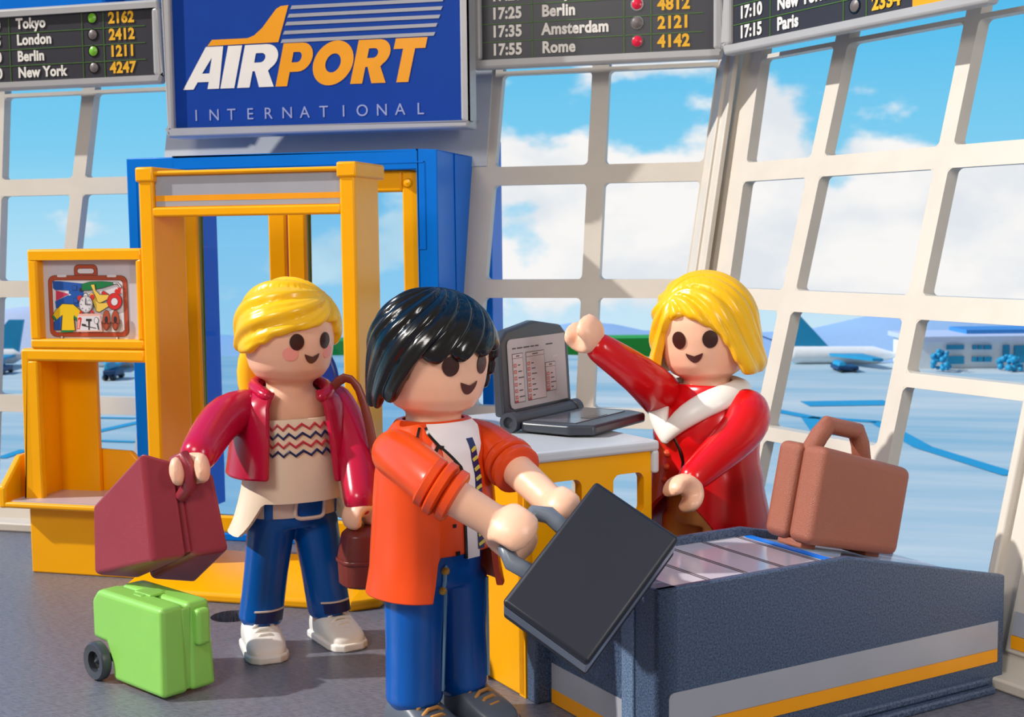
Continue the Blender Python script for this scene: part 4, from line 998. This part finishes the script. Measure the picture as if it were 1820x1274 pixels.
# brown shoulder bag on her left side
hbg = at_depth(663, 980, 5.86)
bg_ = thing('shoulder_bag', 'dark brown shoulder bag half hidden between the woman and the orange jacket', 'bag', hbg, R(42))
mb = MB(); rings = []
for z, w_, t_ in ((-.15, .10, .07), (-.135, .15, .10), (-.02, .155, .105), (.09, .135, .09), (.125, .10, .05)):
    rings.append([(w_*spow(cos(2*pi*i/28), .6), t_*spow(sin(2*pi*i/28), .6), z) for i in range(28)])
mb.loft(rings, True); mb.build('bag_body', DBRN, bg_, bevel=.006)
mb = MB(); mb.loft([[((.158*spow(cos(2*pi*i/28), .6))*k, (.108*spow(sin(2*pi*i/28), .6))*k, z) for i in range(28)] for z, k in ((-.035, 1.0), (-.03, 1.02), (-.022, 1.02), (-.017, 1.0))], False); mb.build('piping', DBRN, bg_)
ivb = (Matrix.Translation(hbg) @ Matrix.Rotation(R(42), 4, 'Z')).inverted()
st_pts = [(590, 690, 5.98), (612, 664, 5.98), (638, 682, 5.94), (655, 745, 5.90), (670, 830, 5.90), (678, 900, 5.90), (676, 950, 5.90)]
mb = MB(); w3 = [ivb @ at_depth(*q) for q in st_pts]; mb.tube(w3, .026, 12, rx=.5, cap=1, up=(0, 1, 0)); mb.build('strap', plastic('strap_brown', (132, 56, 44), .38), bg_, sub=1)

# ------------------------------------------------------------------ man with black suitcase
TAB_M = ([(.40, .235), (.50, .23), (.65, .212), (.85, .205), (1.0, .198), (1.07, .19), (1.13, .165), (1.165, .12), (1.20, .09)],
         [(.40, .20), (.50, .19), (.65, .178), (.95, .17), (1.05, .15), (1.12, .125), (1.165, .105), (1.20, .09)])
mn = Fig('toy man with black hair in an orange jacket holding the black suitcase', (-1.57, 4.645, 0), R(61), R(56), pitch=R(4), size=1.018)
nh = mn.l(bk_h(.62)); fh = mn.px(1003, 905, 4.62)
sR, sL = Vector((-.195, 0, 1.055)), Vector((.195, 0, 1.055))
eR = mn.px(783, 868, 4.46); eL = mn.px(905, 822, 4.92)
wR = mn.px(892, 925, 4.42); wL = mn.px(985, 897, 4.68)
wR = nh.lerp(eR, .20)
mn.body(TAB_M, [([sR, eR, wR], [.064, .066, .058]), ([sL, eL, wL], [.062, .064, .055])],
        [(nh, mn.d(bA), mn.d(bB), wR, 1.25), (fh, mn.d(bA), mn.d(bB), wL, .95)],
        [((-.1, 0, .55), (-.135, 0, .06)), ((.1, 0, .55), (.135, 0, .06))])
mn.face((-21, 21), (3, .039, .013, .034), None, ez=1.385, mz=1.312)
hair_cap(mn.root, mn.hM, (0, .012, 1.42), (.240, .240, .225), [(-180, 142), (-150, 144), (-120, 144), (-96, 142), (-74, 132), (-62, 120), (-52, 98), (-34, 93), (-10, 91), (14, 88), (36, 84), (52, 88), (64, 112), (78, 128), (110, 138), (145, 141)],
         'hair', BLACK, .032, 17, .020, (.1, .05, 1), .75, tip=.20, drop=.95)
mn.trousers(JEAN, [(-.105, 0, .56), (.105, 0, .56)], [(-.118, 0, .135), (.118, 0, .135)], TAB_M, .116, .106, .70)
mb = MB()
for sx_, a0 in ((-1, 28), (1, 30)):
    h0, c0 = (sx_*.105, 0, .56), (sx_*.118, 0, .135)
    mn.band(mb, h0, c0, .118, .109, .02, .90, a0, a0+8, n=3)
    mn.band(mb, h0, c0, .118, .109, .90, .92, a0, a0+42, n=8)
mb.build('trouser_stripe', plastic('stripe_pale_blue', (130, 178, 210), .4), mn.root)
mb = MB()
mb.tube([torso_pt(HIP, R(-18), z, .004) for z in frange(.55, .64, 6)], .008, 8, cap=1); mb.build('pocket_line', MATS['stripe_pale_blue'], mn.root)
for ph, z in ((-18, .625), (-19, .55)):
    mb = MB(); p = torso_pt(HIP, R(ph), z, .0); mb.tube([p, p+Vector((-.002, -.006, 0))], .016, 12); mb.build('rivet', plastic('rivet_gold', (214, 164, 60), .3), mn.root)
for sx_ in (-1, 1): mn.shoe((sx_*.122, -.01), R(4*sx_), SHG, plastic('lace_tan', (196, 138, 70), .45), 1.05)
# white T-shirt front and orange jacket
def jm(p, u, o):
    d = math.degrees(p) % 360; d = min(d, 360-d)
    zb = .69 if d < 34 else lerp(.68, .53, min(1, (d-34)/5))
    z = lerp(zb, 1.165, u); return torso_pt(TAB_M, p, z, .016+.022*(1-u)*min(1, d/60)+o)
mb = MB(); shell(mb, lambda p, u, o: jm(p, u, o), [R(x) for x in (list(range(-180, -48, 6))+[-42, -39.5, -37, -34.5, -32, -28, -20, -12, -4, 4, 12, 20, 28, 32, 34.5, 37, 39.5, 42]+list(range(48, 181, 6)))], frange(0, 1, 14), .022)
jo = mb.build('jacket', ORG, mn.root, bevel=.006)
def onm(ph, z, off):
    u = max(0, min(1, (z-.69)/(1.165-.69))); return torso_pt(TAB_M, R(ph), z, .0165+.022*(1-u)*min(1, abs(ph)/60)+off)
def strip_m(mb, path, w, off, mi=0):
    mb_ = mb
    top = [onm(a, z, off) for a, z in path]; 
    tg = [(top[min(i+1, len(top)-1)]-top[max(i-1, 0)]).normalized() for i in range(len(top))]
    rings = []
    for (a, z), p, t in zip(path, top, tg):
        nrm = Vector((sin(R(a)), -cos(R(a)), 0)); sd = t.cross(nrm).normalized()
        rings.append([p+sd*w/2, p-sd*w/2, p-sd*w/2-nrm*.012, p+sd*w/2-nrm*.012])
    mb_.loft(rings, True, mi)
# white shirt area: V at the neck, then narrow strip
mb = MB()
zz = frange(.672, 1.16, 24)
def vl(z): return -4+ (0 if z < 1.0 else -46*((z-1.0)/.16)**1.25)
def vr(z): return 6+ (0 if z < .98 else 34*((z-.98)/.18)**1.2)
shell(mb, lambda t, u, o: onm(lerp(vl(lerp(.672, 1.16, u)), vr(lerp(.672, 1.16, u)), t), lerp(.672, 1.16, u), .0045+o), frange(0, 1, 8), frange(0, 1, 24), .01)
mb.build('shirt', plastic('shirt_white', (240, 232, 232), .35), mn.root)
mb = MB(); strip_m(mb, [(vl(z)-1.5, z) for z in frange(.675, 1.15, 24)], .010, .006)
strip_m(mb, [(-58, 1.15), (-56, 1.12), (-50, 1.09), (-46, 1.05), (-47, 1.0), (-42, .97)], .008, .004)
strip_m(mb, [(-16, .70), (-12, .70)], .014, .005); strip_m(mb, [(-18, .80), (-15, .80)], .012, .005)
mb.build('lapel_line', BLACK, mn.root)
mb = MB(); strip_m(mb, [(8, z) for z in frange(.70, 1.10, 12)], .034, .006, 0)
for k in range(11): strip_m(mb, [(5, .715+.034*k), (11, .725+.034*k)], .012, .0085, 1)
mb.build('lanyard', [NAVY, plastic('lanyard_yellow', (226, 210, 90), .4)], mn.root)
mb = MB()
shell(mb, lambda t, u, o: onm(-26+13*t*(1-.3*u)+3*sin(u*3), .90+.19*u, .0035+o), frange(0, 1, 6), frange(0, 1, 8), .01, 0)
strip_m(mb, [(-34, 1.06), (-28, 1.085), (-22, 1.08)], .012, .007, 2); strip_m(mb, [(-21, .955), (-12, .955)], .035, .007, 1)
strip_m(mb, [(-19, .955), (-17, .955)], .03, .009, 3); strip_m(mb, [(-16, .955), (-14.5, .955)], .03, .009, 3)
mb.build('print', [plastic('print_coral', (240, 150, 120), .4), plastic('print_sky', (70, 160, 200), .4), BLACK, WHT], mn.root)
def rolled_sleeve(s0, e0, w0, sd):
    mb = MB(); d_ = (w0-e0).normalized(); ce = s0.lerp(e0, .98)
    mb.tube([s0+Vector((sd*-.01, 0, .0)), s0.lerp(e0, .5)+Vector((sd*.012, 0, .02)), ce], [.092, .088, .085], 24, cap=3)
    o = mb.build('sleeve', ORG, mn.root, sub=1)
    cb_ = MB()
    for k, (t, r) in enumerate(((-.04, .090), (.0, .098), (.045, .094))):
        c = e0+d_*t; ax = d_; x = ax.orthogonal().normalized(); y = ax.cross(x); n = 28
        cb_.loft([[c+ax*a+(x*cos(2*pi*i/n)+y*sin(2*pi*i/n))*(r+b_) for i in range(n)] for a, b_ in ((-.02, -.012), (-.012, 0), (.012, 0), (.02, -.012), (.02, -.045), (-.02, -.045), (-.02, -.012))], False)
    cb_.build('cuff', ORG, o)
rolled_sleeve(sR, eR, wR, -1); rolled_sleeve(sL, eL, wL, 1)

# ------------------------------------------------------------------ check-in agent
TAB_A = ([(.40, .265), (.55, .25), (.75, .222), (.85, .205), (.97, .205), (1.04, .20), (1.10, .18), (1.15, .135), (1.20, .10)],
         [(.40, .23), (.55, .215), (.75, .19), (.85, .175), (.95, .20), (1.03, .19), (1.10, .145), (1.15, .11), (1.20, .09)])
ag = Fig('toy check-in agent with blond bob and red jacket waving behind the desk', (-.70, 5.92, 0), R(-30), R(-8), pitch=R(2), roll=R(-3), size=1.025)
AD = 5.9
rH = ag.px(1036, 590, 5.62); lH = ag.px(1214, 878, 5.50)
aR, aL = Vector((-.205, -.01, 1.05)), Vector((.215, 0, 1.05))
aeR = ag.px(1140, 668, 5.72); aeL = ag.px(1312, 775, 5.72)
awR = ag.px(1072, 622, 5.64); awL = ag.px(1232, 848, 5.54)
ag.body(TAB_A, [([aR, aeR, awR], [.06, .056, .042]), ([aL, aeL, awL], [.064, .056, .042])],
        [(rH, ag.d((-_r2*.8+_u2*.6).cross(_r2*.30+_u2*.40+TOW*.87)), rH-awR, awR, 1.05), (lH, ag.d(TOW*.8+_r2*.5+_u2*.2), lH-awL, awL, 1.02)],
        [((-.1, 0, .55), (-.14, 0, .06)), ((.1, 0, .55), (.14, 0, .06))])
ag.face((-18, 22), (1, .038, .013, .029), None, ez=1.375, mz=1.305, esz=(.033, .038))
def fl_a(p, t): return 1+.10*min(1, t/.7)
hair_cap(ag.root, ag.hM, (0, .014, 1.42), (.232, .232, .232), [(-180, 142), (-120, 142), (-80, 142), (-62, 142), (-50, 136), (-45, 116), (-38, 94), (-26, 79), (-12, 75), (4, 80), (18, 88), (30, 97), (40, 110), (48, 127), (58, 141), (66, 142), (110, 143)],
         'hair', BLOND, .034, 10, .028, (-.50, -.62, .60), .6, flare=fl_a, drop=1.02)
ag.trousers(plastic('agent_trousers', (246, 172, 104), .3), [(-.11, 0, .56), (.11, 0, .56)], [(-.14, 0, .135), (.14, 0, .135)], TAB_A, .11, .10, .80)
for sx_ in (-1, 1): ag.shoe((sx_*.145, -.01), R(4*sx_), BLACK)
def ja(p, u, o):
    d = math.degrees(p) % 360; d = d-360 if d > 180 else d
    zb = .45+.27*max(0, 1-abs(d+2)/52)**.6
    z = lerp(zb, 1.165, u); return torso_pt(TAB_A, p, z, .018+.012*(1-u)+o)
mb = MB(); shell(mb, lambda p, u, o: ja(p, u, o), frange(-pi, pi, 61), frange(0, 1, 20), .022); mb.build('jacket', RED, ag.root, bevel=.006)
def ona(ph, z, off): return torso_pt(TAB_A, R(ph), z, .020+off)
mb = MB(); pth = [ona(a, z, .004) for a, z in ((-6, 1.0), (-2, .96), (2, .90), (4, .84), (4, .79), (3, .745))]
mb.tube(pth, .008, 8, cap=1); mb.tube([ona(a, z, .004) for a, z in ((-6, 1.0), (4, 1.04), (18, 1.085), (36, 1.11))], .007, 8, cap=1); mb.build('placket_line', BLACK, ag.root)
for z in (.93, .87, .81, .755):
    mb = MB(); p = ona(-12, z, .0); q_ = ona(-12, z, .010); mb.tube([p, q_], .016, 14, cap=2); mb.build('button', plastic('button_coral', (232, 84, 40), .3), ag.root)
# white collar with two points meeting in a V
def colr(side):
    mb = MB(); pts = []
    if side > 0: path = [(-8, .945), (0, 1.0), (10, 1.045), (28, 1.095), (55, 1.125), (90, 1.145), (135, 1.16), (180, 1.165)]
    else: path = [(-8, .945), (-16, 1.0), (-24, 1.05), (-36, 1.10), (-60, 1.13), (-95, 1.15), (-140, 1.16), (-180, 1.165)]
    top = [ona(a, z, .018) for a, z in path]; ws = [.03, .046, .056, .06, .06, .055, .05, .05]
    mb.tube(top, ws, 14, rx=.55, cap=2, up=Vector((0, -1, .2))); mb.build('collar', WPL, ag.root, sub=1)
colr(1); colr(-1)
mb = MB(); mb.tube([aR+Vector((.02, 0, 0)), aR.lerp(aeR, .55)+Vector((0, 0, .005)), aeR, awR+(awR-aeR)*.05], [.105, .098, .086, .066], 24, cap=3); mb.build('sleeve', RED, ag.root, sub=1)
mb = MB(); mb.tube([aL+Vector((-.01, 0, .0)), aL.lerp(aeL, .5)+Vector((.02, 0, .015)), aeL, aeL.lerp(awL, .5), awL], [.108, .104, .094, .08, .064], 24, cap=3); mb.build('sleeve', RED, ag.root, sub=1)

# ================================================================== OUTSIDE: apron, hills, buildings
GZ = -3.1
apm = bpy.data.materials.new('apron_concrete'); apm.use_nodes = True; t = apm.node_tree; b = t.nodes['Principled BSDF']
tcn = t.nodes.new('ShaderNodeTexCoord'); mp2 = t.nodes.new('ShaderNodeMapping'); mp2.inputs['Scale'].default_value = (.10, .9, 1); mp2.inputs['Rotation'].default_value = (0, 0, R(-12)); t.links.new(tcn.outputs['Object'], mp2.inputs[0])
nz = t.nodes.new('ShaderNodeTexNoise'); nz.inputs['Scale'].default_value = .55; nz.inputs['Detail'].default_value = 8; nz.inputs['Roughness'].default_value = .6; t.links.new(mp2.outputs[0], nz.inputs['Vector'])
rm = t.nodes.new('ShaderNodeValToRGB'); e = rm.color_ramp.elements; e[0].position = .3; e[0].color = (*lin((132, 178, 200)), 1); e[1].position = .72; e[1].color = (*lin((204, 212, 214)), 1)
t.links.new(nz.outputs[0], rm.inputs[0]); t.links.new(rm.outputs[0], b.inputs['Base Color']); b.inputs['Roughness'].default_value = .8; b.inputs['Specular IOR Level'].default_value = .1
mb = MB(); fe = [on_z(x, y, GZ) for x, y in ((-700, 650), (-100, 640), (450, 632), (900, 628), (1400, 640), (1900, 652), (2500, 670))]
mb.add([(-60, 9.2, GZ), (-1, 9.2, GZ), (7, .5, GZ), (40, .5, GZ)]+fe[::-1], [tuple(range(11))])
ap = struct(mb.build('apron', apm, smooth=False), 'pale blue airport apron outside the windows', 'ground')
def gp_(x, y): return on_z(x, y, GZ)
TEAL = plastic('apron_marking', (20, 150, 200), .7)
mb = MB()
def road(pts, w):
    P = [gp_(*q) for q in pts]
    for a, b in zip(P, P[1:]):
        d = (b-a).normalized(); s_ = Vector((-d.y, d.x, 0))*w/2; mb.add([a+s_+Vector((0, 0, .015)), a-s_+Vector((0, 0, .015)), b-s_+Vector((0, 0, .015)), b+s_+Vector((0, 0, .015))], [(0, 1, 2, 3)])
road([(1370, 728), (1440, 742), (1560, 750), (1640, 795), (1800, 845)], .45); road([(1440, 742), (1465, 775), (1475, 800)], .5); road([(1430, 718), (1580, 716)], 1.2)
road([(0, 815), (45, 800)], .3); road([(125, 778), (250, 750)], .35); road([(125, 742), (240, 744)], .3); road([(125, 782), (240, 786)], .25); road([(170, 814), (245, 816)], .2)
mb.build('taxiway_line', TEAL, ap, smooth=False)
def far(px, d): return at_depth(px, 430, d)
def base_at(px, d):
    p = at_depth(px, 600, d); return Vector((p.x, p.y, GZ))
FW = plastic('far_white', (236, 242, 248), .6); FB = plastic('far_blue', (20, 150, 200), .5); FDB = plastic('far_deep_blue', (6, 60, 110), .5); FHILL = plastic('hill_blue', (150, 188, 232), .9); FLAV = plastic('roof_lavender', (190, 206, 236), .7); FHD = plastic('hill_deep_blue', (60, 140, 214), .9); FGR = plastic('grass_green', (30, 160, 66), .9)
def zat(px, py, d): return at_depth(px, py, d).z
def hill(name, label, prof, d, mat, back=6):
    mb = MB(); a = [at_depth(px, py, d) for px, py in prof]; n = len(a)
    fr = [Vector((p.x, p.y, GZ-4))-_fw*7 for p in a]; out = (_fw*back)
    mb.add(fr+a+[p+out+Vector((0, 0, .15*(p.z-GZ))) for p in a]+[f+out*2 for f in fr], [(i, i+1, n+i+1, n+i) for i in range(n-1)]+[(n+i, n+i+1, 2*n+i+1, 2*n+i) for i in range(n-1)]+[(2*n+i, 2*n+i+1, 3*n+i+1, 3*n+i) for i in range(n-1)])
    o = mb.build(name, mat, None, smooth=True); o['label'] = label; o['category'] = 'hill'; return o
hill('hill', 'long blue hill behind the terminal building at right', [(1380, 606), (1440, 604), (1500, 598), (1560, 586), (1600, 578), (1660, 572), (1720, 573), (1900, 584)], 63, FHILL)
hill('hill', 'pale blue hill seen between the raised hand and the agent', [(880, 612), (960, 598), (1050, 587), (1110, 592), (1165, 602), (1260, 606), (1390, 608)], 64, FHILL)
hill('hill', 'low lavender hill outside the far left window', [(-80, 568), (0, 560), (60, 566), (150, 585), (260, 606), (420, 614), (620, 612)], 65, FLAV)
mb = MB(); a = at_depth(840, 604, 58); b = at_depth(1200, 600, 58); mb.prism([Vector((a.x, a.y, GZ-1)), Vector((b.x, b.y, GZ-1)), b, a], _fw*2); o = mb.build('hedge', FGR, None); o['label'] = 'green strip of grass beyond the apron behind the laptop'; o['category'] = 'hedge'
mb = MB(); a = at_depth(440, 606, 57); b = at_depth(640, 606, 57); mb.prism([Vector((a.x, a.y, GZ-1)), Vector((b.x, b.y, GZ-1)), b, a], _fw*2); o = mb.build('hedge', FGR, None); o['label'] = 'green strip of grass seen through the door glass'; o['category'] = 'hedge'
# terminal building on the right
def block(mb, x0, x1, ytop, d, depth=3, ybase=None, mi=0):
    a = at_depth(x0, ytop, d); b = at_depth(x1, ytop, d); zt = (a.z+b.z)/2; zb = GZ if ybase is None else zat((x0+x1)/2, ybase, d)
    a = Vector((a.x, a.y, zb)); b = Vector((b.x, b.y, zb)); up_ = Vector((0, 0, zt-zb)); mb.prism([a, b, b+up_, a+up_], _fw*depth, mi)
tb = bpy.data.objects.new('terminal_building', None); COL.objects.link(tb); tb['label'] = 'white two-storey terminal building with blue windows across the apron at right'; tb['category'] = 'building'
mb = MB(); block(mb, 1630, 1960, 604, 48.5); mb.build('wall', FW, tb, smooth=False)
mb = MB(); block(mb, 1625, 1960, 597, 48.3, 3.4, 606); mb.build('roof', FLAV, tb, smooth=False)
mb = MB(); block(mb, 1718, 1960, 585, 49.5, 2, 598); mb.build('roof_storey', FHD, tb, smooth=False)
for (x0, x1, y0, y1) in ((1684, 1714, 613, 621), (1730, 1736, 613, 621), (1739, 1747, 613, 621), (1750, 1763, 613, 621), (1730, 1736, 634, 643), (1739, 1747, 634, 643), (1750, 1763, 634, 643), (1684, 1714, 633, 647), (1784, 1795, 613, 640), (1804, 1830, 614, 645)):
    mb = MB(); block(mb, x0, x1, y0, 48.4, .3, y1); mb.build('window', FB, tb, smooth=False)
def ball(mb, c, r, sq=1.0, n=10):
    mb.lathe([(r*sin(pi*i/n)+.001, c.z+sq*r*cos(pi*i/n)) for i in range(n, -1, -1)], (c.x, c.y, 0), 12)
def lowthing(name, label, cat, x0, x1, y0, y1, d, mat, grp=None):
    """shrub of leafy clumps, or a small apron vehicle with cab and wheels"""
    a = at_depth(x0, y1, d); b = at_depth(x1, y0, d); c = (a+b)/2; rx = abs((b-a).dot(_rt))/2; h = b.z-GZ
    if name == 'shrub':
        mb = MB(); rn = random.Random(int(x0))
        for k in range(26): 
            u, v = rn.uniform(-1, 1), rn.random(); ball(mb, Vector((c.x, c.y, GZ+h*(.15+.72*v)))+_rt*(rx*u*(1-.55*v))+_fw*rn.uniform(-.5, .5), rx*rn.uniform(.18, .34))
        o = mb.build(name, mat, None)
    else:
        o = bpy.data.objects.new(name, None); COL.objects.link(o); base = Vector((c.x, c.y, GZ))
        P_ = lambda u, v, z: base+_rt*(rx*u)+_fw*(.55*v)+Vector((0, 0, h*z))
        mb = MB(); mb.hexa([P_(u, v, z) for z in (.22, .6) for u, v in ((-1, -1), (1, -1), (1, 1), (-1, 1))]); mb.build('body', mat, o, bevel=.04)
        mb = MB(); mb.hexa([P_(u, v, .6) for u, v in ((-.9, -.9), (-.1, -.9), (-.1, .9), (-.9, .9))]+[P_(u, v, 1) for u, v in ((-.75, -.8), (-.2, -.8), (-.2, .8), (-.75, .8))]); mb.build('cab', FB, o, bevel=.03)
        for u in (-.6, .6):
            for v in (-1, 1):
                mb = MB(); mb.tube([P_(u, v*.8, .18), P_(u, v*1.05, .18)], h*.18, 14, cap=1); mb.build('wheel', BLACK, o)
    o['label'] = label; o['category'] = cat
    if grp: o['group'] = grp
    return o
lowthing('shrub', 'dark teal shrub left of the terminal building entrance', 'shrub', 1655, 1690, 618, 650, 47.5, FB)
lowthing('shrub', 'teal shrub at the right edge of the terminal building', 'shrub', 1775, 1815, 630, 653, 47.5, FB)
def plane(label, x0, x1, yc, d, tail=1):
    t_ = bpy.data.objects.new('aeroplane', None); COL.objects.link(t_); t_['label'] = label; t_['category'] = 'aeroplane'
    a = at_depth(x0, yc, d); b = at_depth(x1, yc, d); r = .017*(b-a).length+.28; L_ = b-a
    mb = MB(); mb.tube([a, a+L_*.06, a+L_*.8, b], [r*.35, r, r, r*.3], 14); mb.build('fuselage', FW, t_)
    mb = MB(); q = b if tail > 0 else a; s_ = L_.normalized()*(-1 if tail > 0 else 1); mb.prism([q+s_*.2, q+s_*1.9, q+s_*.5+Vector((0, 0, 1.5)), q-s_*.1+Vector((0, 0, 1.5))], _fw*.15); mb.build('tail_fin', FB, t_)
    mb = MB(); c = a+L_*.5; mb.prism([c-L_.normalized()*.7, c+L_.normalized()*.7, c+L_.normalized()*.9-_fw*2.6, c+L_.normalized()*.5-_fw*2.6], (0, 0, .1)); mb.build('wing', FB, t_)
    mb = MB()
    for k in (.2, .55): mb.tube([a+L_*k, Vector(((a+L_*k).x, (a+L_*k).y, GZ))], .1, 8)
    mb.build('landing_gear', FDB, t_)
plane('white airliner parked on the apron behind the brown suitcase', 1400, 1590, 631, 51, -1)
plane('white airliner parked on the apron at the far left window', -40, 40, 633, 54, 1)
plane('small white airliner parked behind the yellow scanner upright', 150, 260, 640, 53, 1)
lowthing('service_vehicle', 'dark service vehicle under the airliner at right', 'vehicle', 1482, 1520, 641, 651, 48, FDB)
lowthing('service_vehicle', 'dark service vehicle beside the airliner at far left', 'vehicle', -8, 14, 640, 650, 50.5, FDB)
lowthing('service_vehicle', 'dark service vehicle seen through the scanner frame', 'vehicle', 190, 212, 643, 653, 48, FDB)
